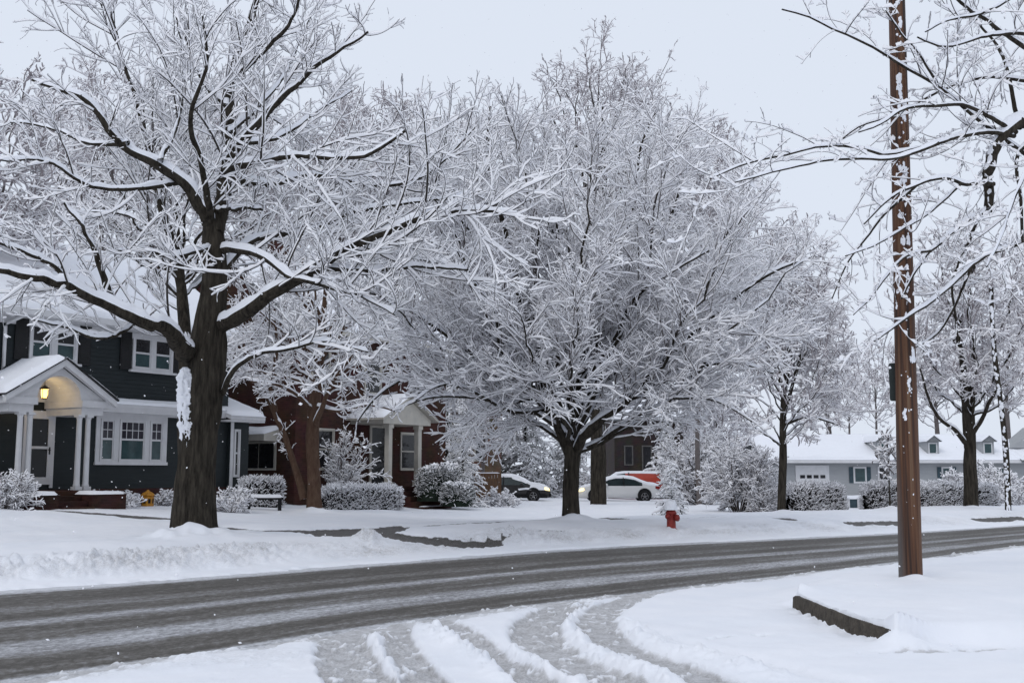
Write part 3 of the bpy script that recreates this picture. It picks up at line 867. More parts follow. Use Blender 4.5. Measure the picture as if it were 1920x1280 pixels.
# ---- the wide vase-shaped tree in the middle
def tree_mid():
    Y = 29.0; k = Y / FPX
    tr = trunk_path(Y, [(1070, 985), (1070, 970), (1070, 930), (1072, 880), (1074, 850), (1076, 825), (1080, 790)],
                    [22 * k, 17.5 * k, 15.5 * k, 15 * k, 15.5 * k, 12 * k, 7 * k], K=24)
    def L(pts, r0, r1, dy=0, dy0=0): return px_limb(Y, pts, r0 * k * .8, r1 * k * .7, dy, dy0)
    limbs = [tr,
        L([(1072, 860), (1056, 825), (1042, 790), (1030, 760), (1018, 715), (998, 650), (980, 590), (968, 540), (950, 460), (930, 380), (915, 290), (920, 200)], 14, 3, -.8),
        L([(1032, 765), (1010, 742), (965, 715), (920, 690), (870, 650), (800, 600), (740, 565), (680, 545)], 8, 2.5, -2.2),
        L([(1022, 730), (1012, 640), (1006, 540), (1006, 440), (1000, 340), (985, 250)], 8, 2.5, 1.2),
        L([(1030, 770), (1040, 700), (1052, 640), (1068, 595), (1072, 520), (1062, 430)], 8, 2.5, -1.2),
        L([(1078, 850), (1082, 800), (1086, 740), (1100, 660), (1115, 570), (1110, 460), (1120, 340), (1140, 240)], 11, 3, 1.2),
        L([(1076, 860), (1088, 825), (1112, 800), (1150, 772), (1190, 738), (1230, 690), (1280, 640), (1340, 590), (1400, 540), (1470, 500), (1540, 480)], 12, 2.5, -2.0),
        L([(1180, 748), (1230, 720), (1300, 690), (1380, 680), (1450, 700)], 6, 2.2, -1.5, -.7),
        L([(1240, 680), (1262, 610), (1300, 540), (1350, 460), (1390, 390)], 7, 2.2, 1.5, -.6),
        L([(1086, 760), (1130, 690), (1180, 600), (1220, 500), (1260, 400), (1290, 300)], 8, 2.5, 2.5),
        L([(1090, 720), (1150, 640), (1190, 560), (1260, 510), (1330, 470)], 7, 2.2, -3),
        L([(1000, 655), (940, 610), (880, 560), (820, 520), (770, 470)], 7, 2.2, 2.0, -.2),
        L([(965, 530), (910, 470), (860, 400), (840, 330)], 6, 2.2, -2.5, -.4),
        L([(1010, 742), (950, 755), (880, 745), (800, 745), (740, 770)], 6, 2, -2.6),
        L([(1100, 660), (1060, 560), (1040, 450), (1030, 350), (1045, 260)], 7, 2.2, 2.8, .5),
        L([(1115, 570), (1160, 480), (1190, 380), (1200, 280), (1230, 210)], 6, 2.2, -1.8, .8),
        L([(1030, 765), (960, 770), (890, 735), (830, 720), (780, 750)], 6, 2, -3.2),
        L([(1012, 740), (930, 700), (850, 690), (780, 700), (710, 740), (670, 790)], 6, 2, -1.2),
        L([(1180, 745), (1260, 745), (1340, 750), (1410, 790)], 5, 2, -2.4, -.8),
        L([(968, 715), (900, 640), (840, 610), (780, 640), (720, 660)], 5, 2, 2.4, -.6),
        L([(1036, 780), (1000, 690), (940, 560), (900, 440), (880, 330)], 7, 2.2, 3.0),
    ]
    c = at(1100, 535, Y); env = (c, np.array([6.4, 5.6, 5.3]))
    limbs += auto_limbs((np.vstack([tr[0][10:], tr[0][-1:] + np.array([[0, 0, .8]])]), np.append(tr[1][10:], tr[1][-1])), env, 24, 5 * k, zlo=-.30, tlo=.3, seed=4)
    lv = [LV(3.4, .42, .6, 2.4, .0090, .010, K=6, ang=.68, up=.06, wig=.14, t0=.14, snow=.046),
          LV(4.8, .52, .30, 1.05, .008, .0060, K=4, ang=.68, up=.06, wig=.16, snow=.042),
          LV(6.4, .55, .12, .42, .008, .0045, K=3, ang=.66, up=.07, wig=.26, snow=.037)]
    return finish_tree('deciduous_tree', 'broad spreading bare tree in the middle of the verge, left of the hydrant', 'tree', limbs, lv, .024, env=env, sides=16, rough=.08, limb_cap=.07, mound=(.6, .14))

def round_tree(label, px, Y, base_py, crown, r, n, seed, lean=0, dens=(2.2, 3.4, 5.0), rmin=.010, snow=.03, twigm=None, barkm=None, name='deciduous_tree',
               group=None, tz=.0, trunk_top=None, zlo=-.6, depth=.85, lvn=3, far=True, extra=None, z0=None, cat='tree', lr=.42):
    cx, cy, hw, hh = crown
    k = Y / FPX
    z0 = gz(*at(px, 886, Y)[:2]) - .1 if z0 is None else z0
    top = cy - .35 * hh if trunk_top is None else trunk_top
    b = at(px, 886, Y); b[2] = z0
    t = at(cx, top, Y)
    m1 = b + (t - b) * np.array([.15, 0, .33]) ; m2 = b + (t - b) * np.array([.5, 0, .66])
    W = np.hstack([np.array([b, b + np.array([0, 0, .25]), m1, m2, t]), np.array([[1.35 * r], [1.08 * r], [.9 * r], [.55 * r], [.08 * r]])])
    P = resample3(W, 30)
    tt = np.linspace(0, 1, 31)[:, None]; q = rng.uniform(0, 6.28, (4, 3))
    wob = np.sin(tt * 9 + q[0]) * .6 + np.sin(tt * 17 + q[1]) * .3 - np.sin(q[0]) * .6 - np.sin(q[1]) * .3; wob[:, 2] = 0
    tr = (P[:, :3] + wob * tt ** .6 * .010 * (t[2] - b[2]), P[:, 3])
    c = at(cx, cy, Y); env = (c, np.array([hw * k, hw * k * depth, hh * k]))
    zs = (c[2] - hh * k * .9 - b[2]) / (t[2] - b[2])
    limbs = [tr] + (extra(Y, k) if extra else []) + auto_limbs(tr, env, n, r * .24, zlo=zlo, tlo=float(np.clip(zs, .16, .6)), seed=seed)
    sc_ = max(1.0, hw * k / 4.0); dens = tuple(d * m for d, m in zip(dens, (1.25, 1.45, 1.5))); snow *= 1.65
    lv = [LV(dens[0], lr, .6 * sc_, 2.6 * sc_, .008, rmin * 1.5, K=6, ang=.80, up=.0, wig=.14, t0=.2, snow=snow * 1.15),
          LV(dens[1], .5, .3 * sc_, 1.1 * sc_, .008, rmin * 1.15, K=4, ang=.82, up=.0, wig=.16, snow=snow)]
    if lvn > 2:
        lv.append(LV(dens[2], .55, .18, .60 * sc_, .008, rmin, K=2, ang=.85, up=.0, wig=.16, snow=snow * .9))
    return finish_tree(name, label, cat, limbs, lv, snow, env=env, sides=10, barkm=barkm or (LIMBHAZE if Y > 50 and r < .35 else None), twigm=twigm or (BARKHAZE if far else BARKF), limb_cap=.07, group=group, rough=.07, mound=(.5, .06), lod=4)

# ---- the tree leaning in from the right edge, close to the camera
def tree_right_near():
    Y = 15.0; k = Y / FPX
    b = np.array([9.2, 15.6, .1])
    top = at(2010, 240, 15.4)
    W = np.hstack([np.array([b, b + [0, 0, .4], b + (top - b) * [.2, .3, .5], b + (top - b) * [.6, .8, .85], top, at(1985, 60, 15.6), at(1960, -200, 16)]), np.array([[.34], [.27], [.24], [.20], [.16], [.11], [.04]])])
    P = resample3(W, 36); tr = (P[:, :3], P[:, 3])
    def L(pts, r0, r1, dy=0, dy0=0): return px_limb(Y, pts, r0 * k * (.95 if r0 > 10 else .85), r1 * k * (.95 if r0 > 10 else .85), dy, dy0, jit=.6)
    limbs = [tr,
        L([(1995, 235), (1950, 228), (1915, 238), (1898, 250), (1880, 272), (1868, 305), (1862, 340), (1860, 368), (1856, 394)], 15, 8.5, -.6, .3),
        L([(1858, 385), (1840, 402), (1818, 412), (1780, 442), (1745, 470), (1722, 500), (1690, 560)], 5.5, 2, -.6, -.2),
        L([(1848, 392), (1832, 415), (1815, 455), (1800, 492), (1786, 540), (1792, 600), (1797, 640)], 4.5, 2, .5, -.2),
        L([(1862, 345), (1842, 342), (1810, 346), (1790, 338), (1760, 334), (1720, 346), (1670, 372), (1620, 420)], 5.5, 1.6, -1.2, -.2),
        L([(1905, 248), (1880, 232), (1858, 218), (1830, 204), (1800, 194), (1760, 196), (1700, 202), (1650, 232), (1610, 248)], 6, 1.6, -1.3, .2),
        L([(1985, 330), (1900, 270), (1850, 235), (1812, 205), (1780, 178), (1750, 156), (1705, 131), (1665, 106), (1615, 76), (1555, 51), (1520, 34), (1466, 18)], 5.5, 1.6, -1.6, .4),
        L([(1902, 255), (1868, 249), (1830, 251), (1790, 258), (1750, 270), (1710, 280), (1660, 291), (1620, 281), (1585, 275), (1535, 276), (1480, 288), (1400, 306), (1330, 336)], 5.5, 1.4, -2.0, .2),
        L([(1760, 268), (1675, 296), (1600, 296), (1535, 301), (1450, 322), (1378, 342)], 4, 1.3, -1.2, -.9),
        L([(1985, 120), (1920, 86), (1890, 66), (1858, 44), (1800, 2), (1770, -30)], 7, 3, -1, .3),
        L([(1912, 240), (1903, 215), (1894, 160), (1884, 120), (1868, 82), (1842, 50), (1800, -5)], 6, 2, .8, .2),
        L([(1990, 66), (1920, 64), (1880, 66), (1840, 72), (1800, 84), (1765, 88), (1720, 70)], 5, 1.7, -1.4, .3),
        L([(1990, 158), (1915, 152), (1850, 146), (1785, 160), (1720, 190), (1680, 214), (1615, 236), (1580, 260)], 5, 1.6, .9, .3),
        L([(1960, 250), (1912, 288), (1914, 350), (1917, 400), (1918, 462)], 5, 3, -.2, .2),
        L([(2010, 450), (1930, 452), (1870, 468), (1832, 484), (1790, 520), (1742, 564), (1700, 592), (1640, 640)], 7, 2, -1.2, .4),
        L([(1745, 470), (1700, 480), (1660, 520), (1630, 560), (1600, 590)], 3, 1.3, -.4, -.8),
        L([(1720, 346), (1660, 400), (1620, 450), (1590, 490), (1560, 560)], 3, 1.3, .8, -.8),
        L([(1940, -40), (1880, 10), (1830, 30), (1780, 40), (1735, 60)], 5, 1.5, -1.5, .3),
        L([(1800, 346), (1740, 400), (1690, 430), (1640, 460), (1585, 480)], 3.5, 1.3, -1.2, -.3),
        L([(1830, 484), (1780, 600), (1740, 640), (1690, 660)], 3.5, 1.3, .8, -.2),
        L([(1990, 250), (1940, 300), (1900, 380), (1880, 440), (1850, 500)], 5, 1.6, -2.0, .2),
        L([(1760, 160), (1720, 95), (1690, 60), (1660, 20)], 3, 1.2, -.6, -.4)]
    lv = [LV(2.7, .46, .25, 1.15, .0075, .0050, K=14, ang=.80, up=-.02, wig=.09, t0=.06, snow=.026),
          LV(3.9, .5, .10, .42, .0085, .0036, K=8, ang=.80, up=.03, wig=.13, t0=.1, snow=.025),
          LV(9.0, .4, .03, .075, .03, .0036, K=2, ang=1.0, up=.10, wig=.15, t0=.1, snow=.034)]
    return finish_tree('deciduous_tree', 'near tree reaching in from the right edge, snow beaded along its drooping twigs', 'tree', limbs, lv, .016, sides=14, limb_cap=.075, bh=.022, twigm=BARKNEAR, beads=True, base=tuple(b), rough=.07)

def multi_stem():
    Y = 36.0; k = Y / FPX
    z0 = gz(*at(572, 886, Y)[:2])
    tr = trunk_path(Y, [(589, 940), (589, 925), (588, 880), (586, 820), (590, 760), (600, 680), (606, 610), (610, 540)], [15 * k, 13 * k, 12.5 * k, 12 * k, 11 * k, 8 * k, 6 * k, 3 * k], K=30, z0=z0)
    def L(pts, r0, r1, dy=0, dy0=0): return px_limb(Y, pts, r0 * k, r1 * k, dy, dy0)
    limbs = [tr,
        L([(570, 936), (556, 890), (545, 850), (532, 810), (515, 770), (500, 735), (480, 690), (455, 640)], 7.5, 2.5, .8, .1),
        L([(588, 800), (602, 770), (622, 720), (650, 680), (690, 640)], 6, 2, -1.5),
        L([(592, 740), (570, 690), (545, 640), (530, 580)], 5, 2, 1.5),
        L([(515, 770), (505, 715), (520, 660), (515, 600)], 5, 2, -1.2, .6),
        L([(588, 770), (560, 740), (520, 720), (470, 715)], 4, 2, -1.8),
        L([(590, 760), (640, 770), (690, 760), (740, 770)], 4, 2, -1.8),
        L([(600, 680), (640, 620), (690, 580), (730, 550)], 5, 2, 1.5),
        L([(606, 610), (570, 570), (540, 520)], 4, 2, -1)]
    c = at(585, 610, Y); env = (c, np.array([3.5, 2.7, 3.5]))
    limbs += auto_limbs((tr[0][12:], tr[1][12:]), env, 20, 4 * k, zlo=-.6, tlo=.1, seed=9)
    lv = [LV(4.4, .42, .5, 1.8, .008, .010, K=5, up=.04, wig=.15, t0=.25, snow=.042),
          LV(6.0, .5, .3, .9, .008, .008, K=4, up=.03, wig=.16, snow=.036),
          LV(7.0, .5, .14, .45, .008, .006, K=2, up=.03, wig=.16, snow=.032)]
    return finish_tree('deciduous_tree', 'red-brown barked twin-stemmed tree, snow packed between its stems, before the brick house', 'tree', limbs, lv, .025, env=env, barkm=BARKBR, sides=12, rough=.14, mound=(.6, .12))

def shrub(label, px, Y, w, h, seed, name='shrub', stems=16, dens=(3.5, 6), twigm=None, snow=.035, dz=0.0, loc=None, group=None, rmin=.009, cat='shrub', flatten=.7):
    p = place(px, Y) if loc is None else np.array(loc)
    p[2] += dz
    o = root(name, label, cat, tuple(p), 0, group)
    rg = np.random.default_rng(seed)
    a = rg.random(stems) * 2 * math.pi; el = rg.uniform(.15, 1.45, stems)
    D = np.stack([np.cos(a) * np.cos(el) * w, np.sin(a) * np.cos(el) * w * flatten, np.sin(el) * h], 1)
    L = np.linalg.norm(D, axis=1) * rg.uniform(.75, 1.0, stems)
    S = np.stack([np.cos(a) * w * .22 * rg.random(stems), np.sin(a) * w * .2 * rg.random(stems), np.full(stems, .02)], 1)
    P = grow(S, nrm(D), L, 6, .13, .0); R = np.linspace(1, .5, 7)[None, :] * np.full((stems, 1), max(.012, .012 * h))
    env = (np.array([0, 0, h * .42]), np.array([w, w * flatten, h * .62]))
    P2, R2 = spawn(P, R, dens[0] / .5, .5, .15, .6 * h + .1, .7, .25, .15, .010, rmin * 1.1, 4, .17, .03, env=env)
    P3, R3 = spawn(P2, R2, dens[1] / .5, .5, .08, .28, .75, .25, .1, .010, rmin, 2, .2, .02, env=env)
    twig_mesh([(P, R, snow * .6), (P2, R2, snow), (P3, R3, snow)], 'twigs', [twigm or HEDGE, TWSNOW], o)
    return o

def rounded_box(nx, ny, nz, L, W, H, seed, lump=.06):
    pass

def hedge(label, pxa, Ya, pxb, Yb, h, depth, n, seed, name='hedge', group=None, twigm=None, snow=.022, topsnow=.05):
    A = place(pxa, Ya); B = place(pxb, Yb)
    mid = (A + B) / 2; d = (B - A)[:2]; Ln = float(np.linalg.norm(d)); rz = math.atan2(d[1], d[0])
    o = root(name, label, 'hedge', tuple(mid), rz, group)
    rg = np.random.default_rng(seed)
    # lumpy inner mass
    nu, nv = max(14, int(Ln / .18)), 22
    V = []
    for i in range(nu):
        u = i / (nu - 1) * 2 - 1
        endk = (1 - abs(u) ** 8) ** .5
        for j in range(nv):
            a = math.pi * (j / (nv - 1)) 
            cx, sx = math.cos(a), math.sin(a)
            q = (abs(cx) ** 5 + abs(sx) ** 5) ** (-1 / 5)
            nn = .90 + .18 * (fbm(np.array([i * .35 + seed]), np.array([j * .5]), seed)[0] - .5)
            V.append((u * Ln / 2 * .97, cx * q * depth / 2 * .86 * nn * max(endk, .25), max(-.05, sx * q * h * .93 * nn * (.55 + .45 * endk))))
    I = np.arange(nu * nv).reshape(nu, nv)
    Q = np.stack([I[:-1, :-1].ravel(), I[1:, :-1].ravel(), I[1:, 1:].ravel(), I[:-1, 1:].ravel()], 1)
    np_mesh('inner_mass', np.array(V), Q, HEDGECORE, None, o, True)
    # shell of twigs
    a = rg.random(n) * math.pi; u = rg.uniform(-1, 1, n)
    cx, sx = np.cos(a), np.sin(a); q = (np.abs(cx) ** 5 + np.abs(sx) ** 5) ** (-1 / 5)
    lum = .92 + .24 * (fbm(u * Ln * 1.5 + seed, a * 3, seed) - .5)
    endk = np.sqrt(1 - np.abs(u) ** 8)
    k = rg.uniform(.84, 1.0, n)
    S = np.stack([u * Ln / 2, cx * q * depth / 2 * lum * np.maximum(endk, .3) * k, np.maximum(.02, sx * q * h * lum * k * (.55 + .45 * endk))], 1)
    D = np.stack([np.sign(u) * np.abs(u) ** 10 + rg.normal(0, .55, n), cx + rg.normal(0, .55, n), sx * .8 + .25 + rg.normal(0, .5, n)], 1)
    L = rg.uniform(.07, .20, n)
    P = grow(S - nrm(D) * .05, D, L, 3, .2, .04); R = np.full((n, 4), .006)
    top = sx ** 2
    twig_mesh([(P[top > .5], R[top > .5], topsnow), (P[top <= .5], R[top <= .5], snow)], 'twigs', [twigm or HEDGE, TWSNOW], o)
    return o

def conifer(label, px, Y, h, w, seed, name='spruce_tree', nb=110, snow=.075, z0=None, group=None, droop=-.10, kid=5.0, lean=0):
    p = place(px, Y)
    o = root(name, label, 'tree', tuple(p), 0, group)
    rg = np.random.default_rng(seed)
    K = 20
    t = np.linspace(0, 1, K + 1)
    tr = np.stack([lean * t * h, 0 * t, t * h - .1], 1)
    limb_mesh([(tr, .016 * h * (1 - t * .92))], 'trunk', BARK, o, 8)
    f = (np.arange(nb) + .5) / nb; f = .04 + .95 * f ** 1.15
    a = np.arange(nb) * 2.399 + rg.normal(0, .3, nb)
    L = w * (1 - f) ** .75 * rg.uniform(.75, 1.1, nb) + .10
    S = np.stack([lean * f * h, 0 * f, f * h], 1)
    D = np.stack([np.cos(a), np.sin(a), .35 * f + .02], 1)
    P = grow(S, D, L, 7, .05, droop); R = np.linspace(1, .3, 8)[None, :] * (.012 * L)[:, None]
    P2, R2 = spawn(P, R, kid, .5, .18, .8, .9, .2, .12, .02, .014, 4, .1, -.12, flat=.5)
    P3, R3 = spawn(P2, R2, 7, .5, .10, .30, .8, .3, .1, .04, .012, 2, .12, -.16)
    twig_mesh([(P, R, snow), (P2, R2, snow * .8), (P3, R3, snow * .6)], 'boughs', [GREEN, TWSNOW], o, lod=4)
    return o

def evergreen_bush(label, loc, w, h, seed, n=2600, name='evergreen_shrub', snowtop=.09, group=None, dome=True):
    o = root(name, label, 'shrub', tuple(loc), 0, group)
    rg = np.random.default_rng(seed)
    nu, nv = 30, 16; V = []
    for j in range(nv):
        e = -.2 + (math.pi / 2 + .2) * j / (nv - 1)
        for i in range(nu):
            a = 2 * math.pi * i / nu
            nn = .80 + .3 * (fbm(np.array([math.cos(a) * 1.6 + seed]), np.array([math.sin(a) * 1.6 + e * 2]), seed)[0] - .5)
            V.append((math.cos(a) * math.cos(e) * w * nn, math.sin(a) * math.cos(e) * w * nn, max(-.05, h * nn * (.35 + .65 * math.sin(e)) if dome else h * nn * math.sin(max(e, 0)))))
    I = np.arange(nu * nv).reshape(nv, nu)
    Q = np.stack([I[:-1].ravel(), np.roll(I, -1, 1)[:-1].ravel(), np.roll(I, -1, 1)[1:].ravel(), I[1:].ravel()], 1)
    np_mesh('inner_mass', np.array(V), Q, GREEN, None, o, True)
    a = rg.random(n) * 2 * math.pi; e = np.arcsin(rg.random(n)); ln = .85 + .3 * (fbm(np.cos(a) * 1.6 + seed, np.sin(a) * 1.6 + e * 2, seed) - .5)
    kk = ln * rg.uniform(.85, 1.06, n)
    S = np.stack([np.cos(a) * np.cos(e) * w * kk, np.sin(a) * np.cos(e) * w * kk, h * kk * (rg.random(n) * .35 * np.cos(e) + .30 * np.cos(e) + np.sin(e)) if dome else h * kk * np.sin(e)], 1)
    S[:, 2] = np.clip(S[:, 2], .03, None)
    D = np.stack([np.cos(a) + rg.normal(0, .5, n), np.sin(a) + rg.normal(0, .5, n), .35 + rg.normal(0, .5, n)], 1)
    P = grow(S, D, rg.uniform(.08, .22, n), 3, .2, 0); R = np.full((n, 4), .016)
    clump = fbm(S[:, 0] * 3.0 + 9, S[:, 2] * 3.0 + S[:, 1] * 2, seed, 2)
    m = np.sin(e) * .9 + .8 * clump > 1.10
    twig_mesh([(P[m], R[m], snowtop), (P[~m], R[~m], .005)], 'foliage', [GREEN, TWSNOW], o)
    return o

# ------------------------------------------------------------------ snow slabs and windows for the houses
def snow_slab(p00, p10, p11, p01, th, parent, name='snow_cover', seed=0, lump=.35, edge=.12, overhang=.0, normal_up=True):
    p00, p10, p11, p01 = [np.array(p, float) for p in (p00, p10, p11, p01)]
    lu = np.linalg.norm(p10 - p00); lv = np.linalg.norm(p01 - p00)
    nu = int(np.clip(lu / .14, 8, 70)); nv = int(np.clip(lv / .14, 8, 40))
    V = []
    n = np.cross(p10 - p00, p01 - p00); n = n / np.linalg.norm(n)
    if n[2] < 0: n = -n
    for i in range(nu + 1):
        u = i / nu
        for j in range(nv + 1):
            v = j / nv
            p = (p00 * (1 - u) + p10 * u) * (1 - v) + (p01 * (1 - u) + p11 * u) * v
            e = min(u * lu, (1 - u) * lu, v * lv, (1 - v) * lv)
            k = math.sqrt(max(0, 1 - (1 - min(e / edge, 1)) ** 2))
            nz = fbm(np.array([u * lu * 1.4 + seed * 3.1]), np.array([v * lv * 1.4]), seed, 3)[0]
            V.append(p + n * (th * k * (1 + lump * (nz - .5) * 2) - .012))
    I = np.arange((nu + 1) * (nv + 1)).reshape(nu + 1, nv + 1)
    Q = np.stack([I[:-1, :-1].ravel(), I[1:, :-1].ravel(), I[1:, 1:].ravel(), I[:-1, 1:].ravel()], 1)
    return np_mesh(name, np.array(V), Q, SNOW, None, parent, True)

def clapboards(mb, x0, x1, z0, z1, y=0.0, step=.13, m=0):
    z = z0
    while z < z1 - 1e-3:
        t = min(z + step, z1)
        mb.add([(x0, y - .016, z), (x1, y - .016, z), (x1, y - .003, t), (x0, y - .003, t), (x0, y, z), (x1, y, z)],
               [(0, 1, 2, 3), (4, 5, 1, 0)], m)
        z = t

def sash_window(parent, x0, x1, z0, z1, y, frame=WHITE, top=GLASSD, bot=GLASST, grid=(1, 1), case=.09, mid=None, name='window', lintel=True):
    """double-hung window; frame proud of the wall at y (street is -y)"""
    m = MB()
    f = y - .06
    m.box(x0, x1, f, y + .05, z1 - case, z1); m.box(x0, x1, f, y + .05, z0, z0 + case * .8)
    m.box(x0, x0 + case, f + .003, y + .05, z0 + case * .8, z1 - case); m.box(x1 - case, x1, f + .003, y + .05, z0 + case * .8, z1 - case)
    zm = (z0 + z1) / 2 if mid is None else mid
    a0, a1 = x0 + case, x1 - case; b0, b1 = z0 + case * .8, z1 - case
    s = .04
    m.box(a0, a1, f + .025, y + .04, zm - .03, zm + .03)
    m.box(a0, a0 + s, f + .03, y + .04, b0, b1); m.box(a1 - s, a1, f + .03, y + .04, b0, b1)
    m.box(a0, a1, f + .032, y + .04, b0, b0 + .05); m.box(a0, a1, f + .032, y + .04, b1 - .04, b1)
    nx, nz = grid
    for i in range(1, nx):
        x = a0 + (a1 - a0) * i / nx; m.box(x - .011, x + .011, f + .045, y + .02, zm + .03, b1 - .04)
    for i in range(1, nz):
        z = zm + (b1 - zm) * i / nz; m.box(a0 + s, a1 - s, f + .047, y + .02, z - .011, z + .011)
    w = m.build(name, frame, parent)
    MB().box(a0 + s, a1 - s, y - .004, y + .03, zm + .03, b1 - .04).build('pane', top, w)
    MB().box(a0 + s, a1 - s, y - .004, y + .03, b0 + .05, zm - .03).build('pane', bot, w)
    return w

def shutter(parent, x0, x1, z0, z1, y, m=None):
    b = MB()
    b.box(x0, x1, y - .045, y, z0, z1)
    z = z0 + .1
    while z < z1 - .1:
        b.add([(x0 + .05, y - .055, z), (x1 - .05, y - .055, z), (x1 - .05, y - .046, z + .05), (x0 + .05, y - .046, z + .05)], [(0, 1, 2, 3)])
        z += .06
    return b.build('shutter', m or SHUT, parent)

# ------------------------------------------------------------------ the dark house on the left
HANG = math.radians(90 - 32.6)
O1 = at(75, 886, 33.0); O1[2] = 0

def dark_house():
    h = root('house', 'dark teal clapboard house with white portico and lit porch lantern at far left', 'house', (O1[0], O1[1], 0), HANG)
    G = .62
    w = MB()
    clapboards(w, -7.5, 7.35, 1.15, 6.5)
    w.box(-7.5, 7.35, .003, 8, G - .3, 6.5)
    for sgn, x in ((1, 7.35), (-1, -7.5)):
        w.add([(x, .003, 6.5), (x, 8, 6.5), (x, 4, 9.3)], [(0, 1, 2)])
    w.build('wall', SIDING, h)
    MB().box(-7.52, 7.37, -.04, .0, G - .3, 1.15).build('foundation', BRICKD, h)
    # roof and eaves
    r = MB()
    r.prism([(-.55, 6.42), (4, 9.55), (4, 9.40), (-.55, 6.27)], -7.9, 7.7, 'x'); r.prism([(8.55, 6.42), (4, 9.548), (4, 9.398), (8.55, 6.27)], -7.9, 7.7, 'x')
    rf = r.build('roof', GREYTRIM, h)
    snow_slab((-7.92, -.60, 6.44), (7.72, -.60, 6.44), (7.72, 4.02, 9.58), (-7.92, 4.02, 9.58), .17, rf, seed=2)
    snow_slab((-7.92, 8.6, 6.44), (7.72, 8.6, 6.44), (7.72, 3.98, 9.58), (-7.92, 3.98, 9.58), .17, rf, seed=3)
    ch = MB(); ch.box(6.6, 7.5, 3.2, 4.0, 8.5, 10.2); ch.box(6.55, 7.55, 3.15, 4.05, 10.2, 10.32)
    c = ch.build('chimney', BRICK, rf)
    snow_slab((6.55, 3.15, 10.32), (7.55, 3.15, 10.32), (7.55, 4.05, 10.32), (6.55, 4.05, 10.32), .12, c, seed=5)
    e = MB(); e.box(-7.9, 7.7, -.62, -.50, 6.26, 6.46); e.box(-7.9, 7.7, -.50, -.003, 6.22, 6.27); e.box(-7.5, 7.35, -.06, -.018, 6.02, 6.22)
    e.build('eave', WHITE, h)
    d = MB(); d.tube([(-1.05, -.56, 6.33), (-1.12, -.45, 6.22), (-1.38, -.11, 6.02), (-1.42, -.08, 5.9), (-1.42, -.08, 4.75), (-1.55, -.12, 4.5), (-2.0, -.25, 4.1)], .055)
    d.build('downspout', WHITE, h)
    # windows
    def pair(x0, x1, z0, z1):
        sash_window(h, x0, (x0 + x1) / 2 + .0, z0, z1, -.016, mid=(z0 + z1) / 2 - .03)
        sash_window(h, (x0 + x1) / 2 + .004, x1, z0, z1, -.016, mid=(z0 + z1) / 2 - .03)
        MB().box(x0 - .12, x1 + .12, -.14, -.018, z0 - .07, z0).build('sill', WHITE, h)
        shutter(h, x0 - .48, x0 - .05, z0 - .02, z1 + .02, -.018); shutter(h, x1 + .05, x1 + .48, z0 - .02, z1 + .02, -.018)
    pair(-.60, 1.05, 5.0, 6.02 + .18); pair(3.12, 4.77, 5.0, 6.2); pair(-6.4, -4.75, 5.0, 6.2)
    # triple window
    t = MB(); t.box(1.86, 4.65, -.05, -.017, 3.36, 3.52); t.box(1.84, 4.67, -.10, -.017, 1.90, 2.0)
    for a, b in ((1.86, 2.02), (2.58, 2.74), (3.78, 3.94), (4.5, 4.65)): t.box(a, b, -.05, -.017, 2.0, 3.36)
    t.build('window_casing', WHITE, h)
    sash_window(h, 2.025, 2.575, 2.0, 3.36, -.018, top=GLASSP, grid=(2, 2), case=.05, mid=2.72)
    sash_window(h, 2.745, 3.775, 2.0, 3.36, -.018, top=GLASSP, grid=(4, 2), case=.05, mid=2.72)
    sash_window(h, 3.945, 4.495, 2.0, 3.36, -.018, top=GLASSP, grid=(2, 2), case=.05, mid=2.72)
    # pent roof over the ground floor
    p = MB(); p.prism([(-.35, 3.74), (-.35, 3.84), (-.01, 4.0), (-.01, 3.56), (-.30, 3.56)], 1.06, 7.0, 'x'); p.box(1.06, 6.9, -.07, -.018, 3.50, 3.56)
    pr = p.build('pent_roof', WHITE, h)
    snow_slab((1.05, -.37, 3.84), (7.0, -.37, 3.84), (7.0, .0, 4.02), (1.05, .0, 4.02), .06, pr, seed=6, edge=.05)
    # portico
    cx = -.70
    po = MB()
    yF = -1.78
    R = .72; zc = 3.76; n = 18
    arch = [(cx + R * math.cos(a), zc + R * .92 * math.sin(a)) for a in np.linspace(0, math.pi, n)]
    # pediment front with an arched opening
    outer = [(cx + 1.62, 3.76), (cx, 4.74), (cx - 1.62, 3.76)]
    def topz(x): return 4.70 - abs(x - cx) * (4.70 - 3.70) / 1.62
    xs = np.linspace(cx - R, cx + R, 25)
    for xa, xb in zip(xs[:-1], xs[1:]):
        za = zc + .92 * math.sqrt(max(0, R * R - (xa - cx) ** 2)); zb = zc + .92 * math.sqrt(max(0, R * R - (xb - cx) ** 2))
        po.prism([(xa, za), (xb, zb), (xb, topz(xb)), (xa, topz(xa))], yF, yF + .10, 'y')
    po.prism([(cx + R, 3.76), (cx + 1.6, 3.76), (cx + R, topz(cx + R))], yF, yF + .10, 'y')
    po.prism([(cx - R, 3.76), (cx - R, topz(cx - R)), (cx - 1.6, 3.76)], yF, yF + .10, 'y')
    po.build('pediment', WHITE, h)
    cl = MB()
    for i in range(n - 1):
        (xa, za), (xb, zb) = arch[i], arch[i + 1]
        cl.add([(xa, yF + .1, za), (xb, yF + .1, zb), (xb, -.02, zb), (xa, -.02, za)], [(0, 1, 2, 3)], 0, True)
    cl.add([(x, -.025, z) for x, z in arch], [tuple(range(n))])
    cl.build('arched_ceiling', WHITE, h)
    en = MB()
    for s in (-1, 1):
        xa, xb = sorted((cx + s * .72, cx + s * 1.70))
        en.box(xa, xb, yF - .06, -.02, 3.56, 3.758); 
        xa, xb = sorted((cx + s * .78, cx + s * 1.52))
        en.box(xa, xb, yF + .05, -.02, 3.34, 3.558)
